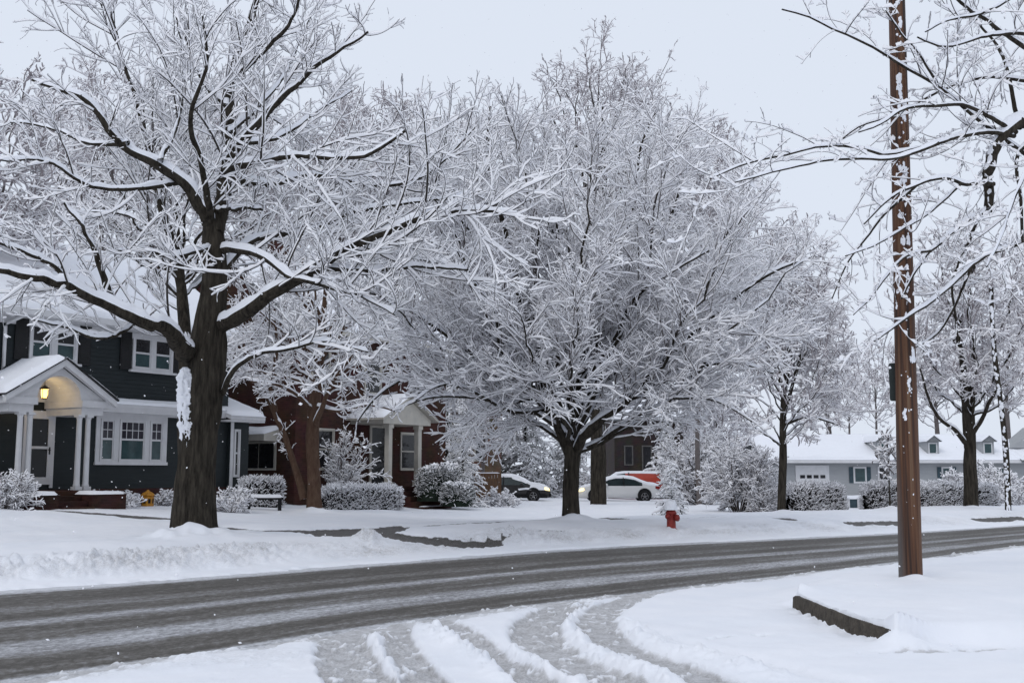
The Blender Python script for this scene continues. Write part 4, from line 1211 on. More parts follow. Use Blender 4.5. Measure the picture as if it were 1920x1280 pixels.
    en.build('entablature', WHITE, h)
    rk = MB()
    for s in (-1, 1):
        rk.prism([(cx, 4.90), (cx, 4.70), (cx + s * 1.80, 3.60), (cx + s * 1.80, 3.78)], yF - .22, yF - .06, 'y')
    rk.build('rake_board', WHITE, h)
    ro = MB()
    for s in (-1, 1):
        ro.prism([(cx, 4.955), (cx, 4.905), (cx + s * 1.84, 3.775), (cx + s * 1.84, 3.825)], yF - .26, .0, 'y')
    prf = ro.build('portico_roof', ROOFD, h)
    for s in (-1, 1):
        snow_slab((cx + s * 1.86, yF - .28, 3.83), (cx + s * 1.86, .0, 3.83), (cx - s * .01, .0, 4.97), (cx - s * .01, yF - .28, 4.97), .15 if s < 0 else .07, prf, seed=8 + s, edge=.1)
    for x in (-1.80, -1.50, .10, .40):
        for yy in (-1.62,):
            m = MB(); m.lathe([(.10, 1.25), (.10, 1.30), (.088, 1.33), (.084, 1.5), (.074, 3.2), (.09, 3.24), (.09, 3.27)], (x, yy, 0), 'z', 18)
            m.box(x - .115, x + .115, yy - .115, yy + .115, 1.15, 1.25); m.box(x - .11, x + .11, yy - .11, yy + .11, 3.27, 3.34)
            m.build('column', WHITE, h)
    for x in (-2.05,):
        MB().box(x - .13, x + .13, -.12, -.018, 1.15, 3.34).build('pilaster', WHITE, h)
    # porch slab, cheek walls and steps in brick
    b = MB(); b.box(-2.35, .95, -1.95, -.042, G - .3, 1.13)
    b.build('porch_floor', BRICKD, h)
    st = MB()
    for i in range(3):
        st.box(-1.22, -.22, -2.30 - .32 * i, -1.952 - .0 if i == 0 else -2.30 - .32 * (i - 1) - .002, G - .3, 1.0 - .15 * i)
    st.build('steps', BRICKD, h)
    for x0, x1 in ((-2.45, -1.24), (-.20, .98)):
        c = MB().box(x0, x1, -2.75, -1.953, G - .3, 1.05).build('cheek_wall', BRICKD, h)
        snow_slab((x0 - .03, -2.78, 1.05), (x1 + .03, -2.78, 1.05), (x1 + .03, -1.9, 1.05), (x0 - .03, -1.9, 1.05), .10, c, seed=int(x0 * 10) + 40, edge=.09)
    # door
    dr = MB(); x0, x1, z0, z1 = -.54, .30, 1.20, 3.40
    dr.box(x0 - .10, x0, -.06, -.017, z0, z1 + .1); dr.box(x1, x1 + .10, -.06, -.017, z0, z1 + .1); dr.box(x0, x1, -.058, -.017, z1, z1 + .1)
    dr.build('door_casing', WHITE, h)
    dd = MB(); f = .13
    dd.box(x0, x0 + f, -.075, -.03, z0 + .1, z1); dd.box(x1 - f, x1, -.075, -.03, z0 + .1, z1)
    dd.box(x0 + f, x1 - f, -.074, -.03, z1 - .14, z1); dd.box(x0 + f, x1 - f, -.074, -.03, z0 + .1, z0 + .32); dd.box(x0 + f, x1 - f, -.074, -.03, 2.36, 2.44)
    door = dd.build('door', WHITE, h)
    MB().box(x0 + f, x1 - f, -.045, -.03, z0 + .32, 2.36).build('pane', DOORD, door)
    MB().box(x0 + f, x1 - f, -.045, -.03, 2.44, z1 - .14).build('pane', DOORD, door)
    hb = MB(); hb.box(x1 - .09, x1 - .05, -.09, -.076, 2.2, 2.42); hb.tube([(x1 - .07, -.076, 2.33), (x1 - .07, -.13, 2.33), (x1 - .16, -.13, 2.33)], .012)
    hb.build('handle', METAL, door)
    # hanging lantern
    lx, ly = -.80, -1.20
    la = MB(); la.tube([(lx, ly, 4.40), (lx, ly, 4.16)], .010); la.lathe([(.02, 4.17), (.14, 4.09), (.15, 4.06), (.10, 4.06)], (lx, ly, 0), 'z', 8, smooth=False)
    for k in range(4):
        a = k * math.pi / 2 + .4; la.tube([(lx + .105 * math.cos(a), ly + .105 * math.sin(a), 4.06), (lx + .085 * math.cos(a), ly + .085 * math.sin(a), 3.80)], .008, 5)
    la.lathe([(.09, 3.80), (.09, 3.78), (.03, 3.77)], (lx, ly, 0), 'z', 8)
    ln = la.build('lantern', METAL, h)
    MB().lathe([(.075, 3.80), (.095, 3.9), (.10, 4.05)], (lx, ly, 0), 'z', 16).build('lantern_glass', LANTGLASS, ln)
    ld = bpy.data.lights.new('porch_light', 'POINT'); ld.energy = 6.0; ld.color = (1, .72, .34); ld.shadow_soft_size = .09
    lo = bpy.data.objects.new('porch_light', ld); COL.objects.link(lo); lo.parent = h; lo.location = (lx + .16, ly + .16, 3.98)
    # low side wing at the right end
    wg = MB(); clapboards(wg, 7.36, 8.25, 1.1, 3.45, -.15); wg.box(7.355, 8.25, -.147, 4.0, G - .3, 3.45)
    wg.box(7.36, 7.5, -.19, -.168, 1.1, 3.45, 1)
    wn = wg.build('wing', [SIDING, WHITE], h)
    ww = MB(); ww.prism([(-.62, 3.52), (-.62, 3.66), (3.0, 4.9), (3.0, 4.74)], 6.95, 8.6, 'x'); ww.box(6.95, 8.6, -.60, 4, 3.45, 3.515)
    wr = ww.build('wing_roof', WHITE, h)
    snow_slab((6.93, -.66, 3.67), (8.63, -.66, 3.67), (8.63, 3.0, 4.92), (6.93, 3.0, 4.92), .13, wr, seed=12)
    sash_window(h, 7.52, 7.80, 1.5, 3.2, -.166, bot=GLASSD, case=.05)
    return h

def brick_house():
    h = root('house', 'red brick house with small white gabled porch behind the middle trees', 'house', (O1[0], O1[1], 0), HANG)
    G = .1
    w = MB(); w.box(10.8, 20.6, 0, 8.5, G - .3, 7.4)
    for x in (10.8, 20.6):
        w.add([(x, 0, 7.4), (x, 8.5, 7.4), (x, 4.25, 10.4)], [(0, 1, 2)])
    w.build('wall', BRICK, h)
    r = MB(); r.prism([(-.45, 7.28), (4.25, 10.62), (4.25, 10.48), (-.45, 7.14)], 10.55, 20.85, 'x'); r.prism([(8.95, 7.28), (4.25, 10.618), (4.25, 10.478), (8.95, 7.14)], 10.55, 20.85, 'x')
    rf = r.build('roof', GREYTRIM, h)
    snow_slab((10.53, -.5, 7.29), (20.87, -.5, 7.29), (20.87, 4.27, 10.64), (10.53, 4.27, 10.64), .16, rf, seed=22)
    snow_slab((10.53, 9.0, 7.29), (20.87, 9.0, 7.29), (20.87, 4.23, 10.64), (10.53, 4.23, 10.64), .16, rf, seed=23)
    MB().box(10.6, 20.8, -.52, -.44, 7.12, 7.30).build('eave', CREAM, h)
    for x in (11.6, 14.8, 18.0):
        sash_window(h, x, x + 1.1, 4.9, 6.5, -.0, frame=CREAM, bot=GLASSD, case=.07)
    sash_window(h, 17.25, 18.6, 1.75, 3.4, -.0, frame=CREAM, bot=GLASSD, case=.07)
    sash_window(h, 11.7, 13.0, 1.75, 3.4, -.0, frame=CREAM, bot=GLASSD, case=.07)
    # front door
    d = MB(); d.box(15.2, 15.32, -.05, -.002, 1.15, 3.65); d.box(16.18, 16.30, -.05, -.002, 1.15, 3.65); d.box(15.32, 16.18, -.05, -.002, 3.53, 3.65)
    d.build('door_casing', CREAM, h)
    dr = MB().box(15.32, 16.18, -.03, -.001, 1.15, 3.53).build('door', DOORD, h)
    MB().lathe([(.03, -.08), (.035, -.06), (.02, -.03)], (16.05, 0, 2.2), 'y', 10).build('handle', RIM, dr)
    # porch
    p = MB(); p.box(13.9, 17.4, -1.75, -.002, G - .3, 1.1)
    p.build('porch_floor', BRICKD, h)
    s = MB()
    for i in range(4): s.box(14.95, 16.9, -1.752 - .32 * (i + 1), -1.752 - .32 * i - .002, G - .3, .9 - .2 * i)
    st = s.build('steps', BRICKD, h)
    snow_slab((14.95, -3.03, .30), (16.9, -3.03, .30), (16.9, -2.75, .30), (14.95, -2.75, .30), .05, st, seed=31, edge=.05)
    for x in (14.6, 16.55):
        m = MB(); m.box(x - .11, x + .11, -1.62, -1.40, 1.1, 3.62); m.box(x - .15, x + .15, -1.66, -1.36, 1.102, 1.28); m.box(x - .15, x + .15, -1.66, -1.36, 3.45, 3.618)
        m.build('column', CREAM, h)
    m = MB(); m.box(14.0, 17.15, -1.72, -.003, 3.622, 3.86); m.prism([(13.98, 3.862), (17.17, 3.862), (15.58, 4.72)], -1.70, -1.62, 'y')
    m.build('porch_beam', CREAM, h)
    r2 = MB()
    for s_ in (-1, 1): r2.prism([(15.58, 4.84), (15.58, 4.76), (15.58 + s_ * 1.85, 3.76), (15.58 + s_ * 1.85, 3.84)], -1.95, -.002, 'y')
    pr = r2.build('porch_roof', CREAM, h)
    for s_ in (-1, 1):
        snow_slab((15.58 + s_ * 1.87, -1.97, 3.85), (15.58 + s_ * 1.87, 0, 3.85), (15.58, 0, 4.87), (15.58, -1.97, 4.87), .12, pr, seed=33 + s_)
    # left flank: window under an awning (local x faces the left wall)
    a = MB(); a.prism([(10.797, 3.35), (9.9, 3.12), (9.9, 2.86), (9.93, 2.86), (10.797, 3.25)], .75, 2.95, 'y')
    a.prism([(10.796, 3.24), (9.93, 2.86), (10.796, 2.86)], .75, .80, 'y'); a.prism([(10.796, 3.24), (9.93, 2.86), (10.796, 2.86)], 2.90, 2.95, 'y')
    aw = a.build('awning', CREAM, h)
    snow_slab((9.88, .72, 3.13), (9.88, 2.98, 3.13), (10.8, 2.98, 3.37), (10.8, .72, 3.37), .14, aw, seed=37)
    g = MB(); g.box(10.74, 10.79, .95, 2.75, 1.75, 2.85); wf = g.build('window', CREAM, h)
    MB().box(10.72, 10.738, 1.05, 1.82, 1.83, 2.78).build('pane', GLASSD, wf); MB().box(10.72, 10.738, 1.88, 2.65, 1.83, 2.78).build('pane', GLASSD, wf)
    c = MB(); c.box(13.2, 14.1, 3.8, 4.7, 9.6, 11.6)
    c.build('chimney', BRICK, rf)
    return h

def grey_house():
    Y = 78.0; k = Y / FPX * 1.007
    def X(px): return (px - 960) * k
    def Z(py): return CAMH + (886 - py) * k
    h = root('house', 'long pale grey house with snowy roof and three dormers beyond the right hedges', 'house', (X(1700), Y, 0), 0)
    x0 = X(1700)
    def x(px): return X(px) - x0
    ez = Z(866); bz = -.6
    w = MB(); w.box(x(1436), x(2010), 0, 8, bz, ez)
    n = 60
    rz = Z(806) - .45
    w.add([(x(1437), 0, ez), (x(1437), 8, ez), (x(1437), 4.2, rz)], [(0, 1, 2)])
    w.build('wall', GREYHAZE, h)
    r = MB(); r.prism([(-.7, ez - .05), (-.7, ez + .12), (4.2, rz + .12), (4.2, rz)], x(1424), x(1893), 'x'); r.prism([(9.1, ez - .05), (9.1, ez + .12), (4.2, rz + .118), (4.2, rz - .002)], x(1424), x(1893), 'x')
    rf = r.build('roof', GREYTRIM, h)
    snow_slab((x(1422), -.75, ez + .13), (x(1895), -.75, ez + .13), (x(1895), 4.22, rz + .13), (x(1422), 4.22, rz + .13), .2, rf, seed=51, edge=.2)
    # a cross gable at the right end
    r = MB(); r.prism([(-.9, ez - .05), (-.9, ez + .12), (3.3, rz - .3), (3.3, rz - .42)], x(1893) + .01, x(2030), 'x')
    r2 = r.build('side_roof', GREYTRIM, h)
    snow_slab((x(1893), -.95, ez + .13), (x(2030), -.95, ez + .13), (x(2030), 3.3, rz - .28), (x(1893), 3.3, rz - .28), .2, r2, seed=52)
    g = MB(); g.prism([(x(1895), Z(840)), (x(1990), Z(840)), (x(1945), Z(800))], .8, 3.0, 'y'); g.build('gable', GREYHAZE, h)
    MB().box(x(1424), x(2030), -.78, -.70, ez - .08, ez + .1).build('eave', WHITE, h)
    def win(pa, pb, ya, yb, sh=True):
        xa, xb, zb, za = x(pa), x(pb), Z(ya), Z(yb)
        m = MB(); m.box(xa - .12, xb + .12, -.05, 0.01, za - .12, zb + .12); f = m.build('window', WHITE, h)
        MB().box(xa, xb, -.07, -.052, za, zb).build('pane', GLASST, f)
        if sh:
            MB().box(xa - .42, xa - .14, -.06, 0.012, za - .1, zb + .1).build('shutter', BLUESHUT, h); MB().box(xb + .14, xb + .42, -.06, 0.012, za - .1, zb + .1).build('shutter', BLUESHUT, h)
    win(1594, 1612, 878, 902); win(1757, 1770, 878, 905); win(1850, 1868, 878, 902); 
    m = MB(); m.box(x(1636), x(1660), -.06, .01, -.3, Z(874)); f = m.build('door_casing', WHITE, h); MB().box(x(1639), x(1654), -.08, -.062, -.3, Z(877)).build('door', GLASSD, h)
    gd = MB(); gd.box(x(1484), x(1546), -.06, .01, bz, Z(872)); gd = gd.build('garage_door', WHITE, h)
    for i in range(4): MB().box(x(1492 + 12.5 * i), x(1501 + 12.5 * i), -.075, -.062, Z(896), Z(890)).build('pane', GLASSD, gd)
    for pc in (1646, 1740, 1842):
        zc = Z(852); zt = Z(829)
        m = MB(); m.box(x(pc - 11), x(pc + 11), -.05, 4.0, zc - .5, zt); dm = m.build('dormer', GREYHAZE, h)
        q = MB(); q.prism([(x(pc - 14), zt), (x(pc + 14), zt), (x(pc), zt + .42)], -.3, 4.2, 'y'); q.build('dormer_roof', GREYTRIM, dm)
        for s in (-1, 1):
            snow_slab((x(pc + s * 15), -.36, zt + .02), (x(pc + s * 15), 4.2, zt + .02), (x(pc), 4.2, zt + .46), (x(pc), -.36, zt + .46), .12, dm, seed=pc + s)
        m = MB(); m.box(x(pc - 9), x(pc + 7), -.11, -.051, zc, zt - .05); f = m.build('window', WHITE, dm)
        MB().box(x(pc - 7), x(pc + 5), -.13, -.112, zc + .1, zt - .15).build('pane', GLASST, f)
    return h

def far_house(label, pxa, pxb, Y, ytop, ridge, m, wins, seed, gable=True, trim=CREAM):
    k = Y / FPX * 1.007
    xa, xb = (pxa - 960) * k, (pxb - 960) * k; xm = (xa + xb) / 2
    def Z(py): return CAMH + (886 - py) * k
    h = root('house', label, 'house', (xm, Y, 0), 0)
    a, b = xa - xm, xb - xm; ez = Z(ytop); rz = Z(ridge)
    w = MB(); w.box(a, b, 0, 8, -.4, ez)
    for q in (a, b): w.add([(q, 0, ez), (q, 8, ez), (q, 4, rz)], [(0, 1, 2)])
    w.build('wall', m, h)
    r = MB(); r.prism([(-.5, ez - .05), (-.5, ez + .1), (4, rz + .1), (4, rz)], a - .4, b + .4, 'x'); r.prism([(8.5, ez - .05), (8.5, ez + .1), (4, rz + .098), (4, rz - .002)], a - .4, b + .4, 'x')
    rf = r.build('roof', GREYTRIM, h)
    snow_slab((a - .42, -.55, ez + .11), (b + .42, -.55, ez + .11), (b + .42, 4.02, rz + .11), (a - .42, 4.02, rz + .11), .2, rf, seed=seed)
    for (p0, p1, y0, y1) in wins:
        x0, x1, z1, z0 = (p0 - 960) * k - xm, (p1 - 960) * k - xm, Z(y0), Z(y1)
        f = MB().box(x0 - .1, x1 + .1, -.06, .01, z0 - .1, z1 + .1).build('window', trim, h); MB().box(x0, x1, -.08, -.062, z0, z1).build('pane', GLASSD, f)
    return h

# ------------------------------------------------------------------ cars
def car(label, px, Y, face, paint, kind='sedan', lights=True, L=4.7, dark_lower=False, group=None):
    p = place(px, Y, -.02)
    o = root('car', label, 'car', tuple(p), 0 if face > 0 else math.pi, group)
    if kind == 'sedan':
        st = [(-2.36, .55, .62), (-2.30, .92, .72), (-2.0, 1.03, .84), (-1.60, 1.08, .88), (-1.30, 1.20, .89), (-.85, 1.38, .89), (-.35, 1.46, .89), (.20, 1.46, .89), (.62, 1.37, .89), (1.0, 1.18, .89), (1.28, 1.02, .88), (1.7, .95, .87), (2.05, .86, .82), (2.28, .74, .72), (2.38, .55, .60)]
    elif kind == 'van':
        st = [(-2.38, .55, .80), (-2.36, 1.66, .84), (-2.30, 1.72, .88), (-1.2, 1.74, .9), (.0, 1.74, .9), (.5, 1.68, .9), (1.0, 1.35, .9), (1.35, 1.12, .9), (1.8, 1.04, .88), (2.1, .98, .83), (2.30, .8, .74), (2.38, .55, .62)]
    else:
        st = [(-2.36, .60, .70), (-2.30, 1.1, .80), (-2.1, 1.6, .86), (-1.7, 1.74, .89), (-1.0, 1.78, .9), (-.2, 1.78, .9), (.4, 1.74, .9), (.8, 1.5, .9), (1.15, 1.15, .9), (1.7, 1.06, .88), (2.1, .98, .83), (2.30, .8, .74), (2.38, .55, .62)]
    rings = []
    for x, zt, W in st:
        belt = min(zt - .03, .93 if kind == 'sedan' else 1.05)
        gt = max(zt - .10, belt + .012)
        wr = W if zt - belt < .12 else W * (1 - .24 * min(1, (zt - belt) / .5))
        half = [(W * .80, .24), (W * .97, .34), (W, .58), (W * .985, belt), (max(wr * .98, 0), gt), (wr * .72, zt), (wr * .3, zt + .02)]
        rings.append([(x, y, z) for y, z in half] + [(x, -y, z) for y, z in half[::-1]])
    C = len(rings[0]); mb = MB(); gl = MB(); 
    V = [p_ for r in rings for p_ in r]
    body, glass = [], []
    for i in range(len(rings) - 1):
        for j in range(C):
            f = (i * C + j, i * C + (j + 1) % C, (i + 1) * C + (j + 1) % C, (i + 1) * C + j)
            zt = min(st[i][1], st[i + 1][1])
            if kind == 'van' and st[i][0] < -.1: body.append(f)
            elif j in (3, 9) and zt > (1.05 if kind == 'sedan' else 1.2) and max(st[i][1], st[i+1][1]) > 1.25: glass.append(f)
            else: body.append(f)
    body += [tuple(range(C))[::-1], tuple(range((len(rings) - 1) * C, len(rings) * C))]
    mb.add(V, body, 0, True); b = mb.build('body', paint, o)
    for fs in (glass[0::2], glass[1::2]):
        if not fs: continue
        us = sorted({q for f in fs for q in f}); ix = {q: k for k, q in enumerate(us)}
        MB().add([V[q] for q in us], [[ix[q] for q in f] for f in fs]).build('side_window', CARGLASS, o)
    for s in (-1, 1):
        MB().tube([(-.25, s * .895, .93 if kind == 'sedan' else 1.05), (-.22, s * .70, 1.40 if kind == 'sedan' else 1.70)], .03, 6).build('door_pillar', METAL, o)
    # snow lying on the top
    T = []; cols = [3, 4, 5, 6, 7, 8, 9, 10]
    for i, r in enumerate(rings):
        zt = st[i][1]
        for j in cols:
            x, y, z = r[j]
            up = (.035 if kind == 'van' else .07) * (1 if 0 < i < len(rings) - 1 else .2)
            if j in (3, 10): up = 0.01; z = max(z, zt - .12); y = r[4 if j == 3 else 9][1] * 1.0
            if dark_lower and j in (3, 10) and x > .5: y = r[2 if j == 3 else 11][1] * 1.03; z = .62 + .06 * vnoise(np.array([x * 5.0]), np.array([1.0]), 6)[0]
            T.append((x, y, z + up * (.7 + .6 * vnoise(np.array([x * 3.0]), np.array([y * 3 + px]), 3)[0])))
    n = len(cols); Q = [(i * n + j, i * n + j + 1, (i + 1) * n + j + 1, (i + 1) * n + j) for i in range(len(rings) - 1) for j in range(n - 1)]
    np_mesh('snow_cover', np.array(T), np.array(Q), SNOW, None, o, True)
    if dark_lower:
        q = MB()
        for s in (-1, 1): q.box(-2.2, 2.2, s * .90 - .012, s * .90 + .012, .22, .40)
        q.build('sill_trim', METAL, o)
    for x in (-1.42, 1.42):
        for s in (-1, 1):
            a = MB().lathe([(.40, -.01), (.40, .012), (.02, .013)] if s > 0 else [(.40, .01), (.40, -.012), (.02, -.013)], (x, s * .893, .40), 'y', 24, smooth=False); a.build('wheel_arch', METAL, o)
            w = MB().lathe([(.20, -.10), (.31, -.10), (.335, -.06), (.335, .06), (.31, .10), (.20, .10)], (x, s * .85, .33), 'y', 24).build('wheel', RUBBER, o)
            r = MB(); yy = s * .955
            r.lathe([(.055, -.012), (.055, .012)], (x, yy, .33), 'y', 10)
            for k in range(5):
                t = k * 2 * math.pi / 5 + .3; c, d = math.cos(t), math.sin(t)
                r.tube([(x, yy, .33), (x + .19 * c, yy, .33 + .19 * d)], .026, 5)
            r.tube([(x + .20 * math.cos(t), yy, .33 + .20 * math.sin(t)) for t in np.linspace(0, 2 * math.pi, 17)], .014, 5)
            r.build('rim', RIM, w)
    for s in (-1, 1):
        l = MB(); l.prism([(2.02, .66), (2.345, .60), (2.30, .76), (2.05, .82)], s * .70 - .14, s * .70 + .14, 'y'); l.build('headlight', LAMPON if lights else RIM, o, bevel=.02)
        l = MB(); l.prism([(-2.345, .72), (-2.05, .78), (-2.05, .92), (-2.33, .90)], s * .70 - .12, s * .70 + .12, 'y'); l.build('tail_light', TAIL, o)
        m = MB(); m.lathe([(.02, -.10), (.08, -.07), (.09, .05), (.03, .10)], (.78, s * 1.0, .98 if kind == 'sedan' else 1.1), 'y', 10); m.build('wing_mirror', paint, o)
    bmp = MB(); bmp.box(2.28, 2.42, -.72, .72, .28, .48); bmp.build('bumper', METAL if dark_lower else paint, o, bevel=.04)
    return o

# ------------------------------------------------------------------ street things
def hydrant():
    p = place(1257, 28.0, .03)
    o = root('fire_hydrant', 'small red fire hydrant with a thick cap of snow on the far verge', 'fire hydrant', tuple(p), math.radians(52)); o.scale = (.92,) * 3
    b = MB(); b.lathe([(.17, 0), (.17, .06), (.125, .08), (.12, .45), (.15, .47), (.15, .52), (.125, .54), (.12, .60), (.085, .68), (.04, .72), (.035, .78)], (0, 0, 0), 'z', 22)
    b.build('barrel', HYDRED, o)
    for s in (-1, 1):
        MB().lathe([(.055, s * .08), (.055, s * .17), (.07, s * .17), (.07, s * .215), (.03, s * .22), (.03, s * .25)], (0, 0, .40), 'x', 14).build('side_outlet', HYDRED, o)
    MB().lathe([(.075, -.08), (.075, -.17), (.09, -.17), (.09, -.22), (.03, -.23), (.03, -.26)], (0, 0, .36), 'y', 16).build('pumper_outlet', HYDRED, o)
    V = []; nu, nv = 20, 12
    for j in range(nv):
        e = math.pi / 2 * j / (nv - 1)
        for i in range(nu):
            a = 2 * math.pi * i / nu; n = .9 + .25 * vnoise(np.array([i * .8]), np.array([j * .7]), 9)[0]
            V.append((math.cos(a) * math.cos(e) ** .7 * .20 * n, math.sin(a) * math.cos(e) ** .7 * .165 * n, .575 + math.sin(e) * .27 * n))
    I = np.arange(nu * nv).reshape(nv, nu)
    Q = np.stack([I[:-1].ravel(), np.roll(I, -1, 1)[:-1].ravel(), np.roll(I, -1, 1)[1:].ravel(), I[1:].ravel()], 1)
    np_mesh('snow_cap', np.array(V), Q, SNOW, None, o, True)

def pole_mat():
    m = bpy.data.materials.new('weathered_pole_wood'); m.use_nodes = True
    nt = m.node_tree; N = nt.nodes; L = nt.links; b = N['Principled BSDF']
    tc = N.new('ShaderNodeTexCoord'); mp = N.new('ShaderNodeMapping'); mp.inputs['Scale'].default_value = (20, 20, .35)
    L.new(tc.outputs['Object'], mp.inputs[0])
    n = N.new('ShaderNodeTexNoise'); n.inputs['Scale'].default_value = 1; n.inputs['Detail'].default_value = 6; L.new(mp.outputs[0], n.inputs['Vector'])
    r = N.new('ShaderNodeValToRGB'); e = r.color_ramp.elements
    e[0].position = .36; e[0].color = (.020, .012, .009, 1); e[1].position = .70; e[1].color = (.155, .092, .054, 1)
    k = e.new(.48); k.color = (.072, .032, .018, 1); k = e.new(.58); k.color = (.110, .048, .023, 1)
    L.new(n.outputs['Fac'], r.inputs['Fac'])
    # greyer towards the left flank of the shaft
    sp = N.new('ShaderNodeSeparateXYZ'); L.new(tc.outputs['Object'], sp.inputs[0])
    mr = N.new('ShaderNodeMapRange'); L.new(sp.outputs['X'], mr.inputs[0]); mr.inputs[1].default_value = -.085; mr.inputs[2].default_value = -.145
    mx = N.new('ShaderNodeMix'); mx.data_type = 'RGBA'; L.new(mr.outputs[0], mx.inputs[0]); L.new(r.outputs['Color'], mx.inputs[6]); mx.inputs[7].default_value = (.11, .10, .095, 1)
    L.new(mx.outputs[2], b.inputs['Base Color'])
    n2 = N.new('ShaderNodeTexNoise'); n2.inputs['Scale'].default_value = 3.2; n2.inputs['Detail'].default_value = 8; L.new(mp.outputs[0], n2.inputs['Vector'])
    bp = N.new('ShaderNodeBump'); bp.inputs['Strength'].default_value = .7; bp.inputs['Distance'].default_value = .03; L.new(n2.outputs['Fac'], bp.inputs['Height']); L.new(bp.outputs['Normal'], b.inputs['Normal'])
    b.inputs['Roughness'].default_value = .55; b.inputs['Specular IOR Level'].default_value = .3
    return m

def utility_pole():
    D = float(POLE[1]); k = D / FPX
    base = np.array([POLE[0], POLE[1], .05])
    o = root('utility_pole', 'tall brown wooden utility pole on the near right corner, flecked with snow', 'utility pole', tuple(base), 0)
    top = at(1680, -60, D) - base
    top = top / top[2] * 9.5
    n = 60; pts, rs = [], []
    P = np.array([top * t for t in np.linspace(0, 1, n)]); P[:, 2] -= .1 * (1 - np.linspace(0, 1, n))
    R = np.linspace(21.5 * k, 14.5 * k, n)
    limb_mesh([(P, R)], 'shaft', pole_mat(), o, 40, .012)
    # flecks and dabs of snow stuck to the windward face
    V, Q = [], []
    rg = np.random.default_rng(5)
    for i in range(150):
        t = rg.random() ** .75
        if rg.random() < .4: t = .25 + .75 * rg.random()
        ph = rg.normal(-.12, .28) + (-math.pi / 2)
        r = 21.5 * k + (14.5 - 21.5) * k * t
        big = (rg.random() < .28) and t > .18
        sx = rg.uniform(.006, .014) if not big else rg.uniform(.012, .027)
        sz = sx * rg.uniform(1.0, 2.0) if not big else sx * rg.uniform(1.2, 2.6)
        nb = 1 if not big else rg.integers(4, 9)
        for bq in range(nb):
            zc = t * 9.5 + rg.normal(0, sz * .9) * (bq > 0); pp = ph + rg.normal(0, sx / r * .7) * (bq > 0)
            c = np.array([top[0] * t, top[1] * t, zc]); b0 = len(V)
            out = np.array([math.cos(pp), math.sin(pp), 0]); tan = np.array([-math.sin(pp), math.cos(pp), 0])
            kk = rg.uniform(.6, 1.1)
            for j in range(5):
                e = j / 4 * math.pi / 2
                for q in range(9):
                    a = q / 9 * 2 * math.pi; w_ = math.cos(e) * (1 + .3 * rg.normal())
                    V.append(c + out * (r - .004 + .55 * sx * kk * math.sin(e)) + tan * sx * kk * w_ * math.cos(a) + np.array([0, 0, sz * kk * w_ * math.sin(a)]))
            for j in range(4):
                for q in range(9):
                    q2 = (q + 1) % 9; Q.append((b0 + j * 9 + q, b0 + j * 9 + q2, b0 + (j + 1) * 9 + q2, b0 + (j + 1) * 9 + q))
    np_mesh('snow_flecks', np.array(V), np.array(Q), SNOW, None, o, True)['kind'] = 'stuff'
    s = MB(); zb = .16; s.tube([(-.17, -.04, zb), (-.245, -.05, zb), (-.25, -.05, zb - .04)], .010); s.build('bracket', METAL, o)
    # small green plate fixed to the far side
    c = at(1678, 716, D + .16)
    sg = root('sign', 'narrow dark green sign plate seen edge-on at the back of the wooden pole', 'sign', tuple(c), 0)
    q = MB(); hw, hh, rr = .075, 36 * k, .03
    poly = []
    for sx, sz, a0 in ((1, 1, 0), (-1, 1, 90), (-1, -1, 180), (1, -1, 270)):
        for t in range(5):
            a = math.radians(a0 + t * 22.5); poly.append((sx * (hw - rr) + rr * math.cos(a), sz * (hh - rr) + rr * math.sin(a)))
    q.prism(poly, -.012, .012, 'y'); q.build('plate', SIGNG, sg); 
    b = MB(); b.box(.0, .12, -.06, -.013, -.02, .02); b.box(0, .12, -.06, -.013, .18, .22); b.build('bracket', METAL, sg)
    c = at(1689, 836, D + .17)
    tg = root('marker', 'thin red marker plate peeping out low behind the left of the wooden pole', 'sign', tuple(c), 0)
    q = MB(); q.box(-.055, .05, -.006, .006, -25 * k, 26 * k); q.build('plate', SIGNR, tg); 
    b = MB(); b.box(-.0, .06, -.06, -.007, -.02, .02); b.build('bracket', METAL, tg)

def far_pole():
    Y = 39.0
    p = place(1886, Y, -.1)
    o = root('utility_pole', 'thin dark pole streaked with snow beyond the road at the right', 'utility pole', tuple(p), 0)
    t = at(1860, 540, Y) - p
    n = 40; f = np.linspace(0, 1, n)
    P = f[:, None] * t[None, :]; P[:, 0] += .08 * np.sin(f * 6); R = np.linspace(.11, .075, n)
    limb_mesh([(P, R)], 'shaft', BARK, o, 12, .1)
    V, Q = [], []
    rg = np.random.default_rng(8)
    for j in range(140):
        z = rg.random(); c = t * z + np.array([.08 * math.sin(z * 6), 0, 0]); w_ = rg.uniform(.02, .06); hh = rg.uniform(.03, .10); ph = rg.normal(-2.2, .4); r = .11 - .035 * z
        b0 = len(V); out = np.array([math.cos(ph), math.sin(ph), 0]); tan = np.array([-out[1], out[0], 0])
        for e in (0, .8, 1.57):
            for q in range(7):
                a = q / 7 * 6.283; V.append(c + out * (r - .005 + .025 * math.sin(e)) + tan * w_ * math.cos(e) * math.cos(a) + np.array([0, 0, hh * math.cos(e) * math.sin(a)]))
        for e in range(2):
            for q in range(7): Q.append((b0 + e * 7 + q, b0 + e * 7 + (q + 1) % 7, b0 + (e + 1) * 7 + (q + 1) % 7, b0 + (e + 1) * 7 + q))
    np_mesh('snow_flecks', np.array(V), np.array(Q), SNOW, None, o, True)['kind'] = 'stuff'

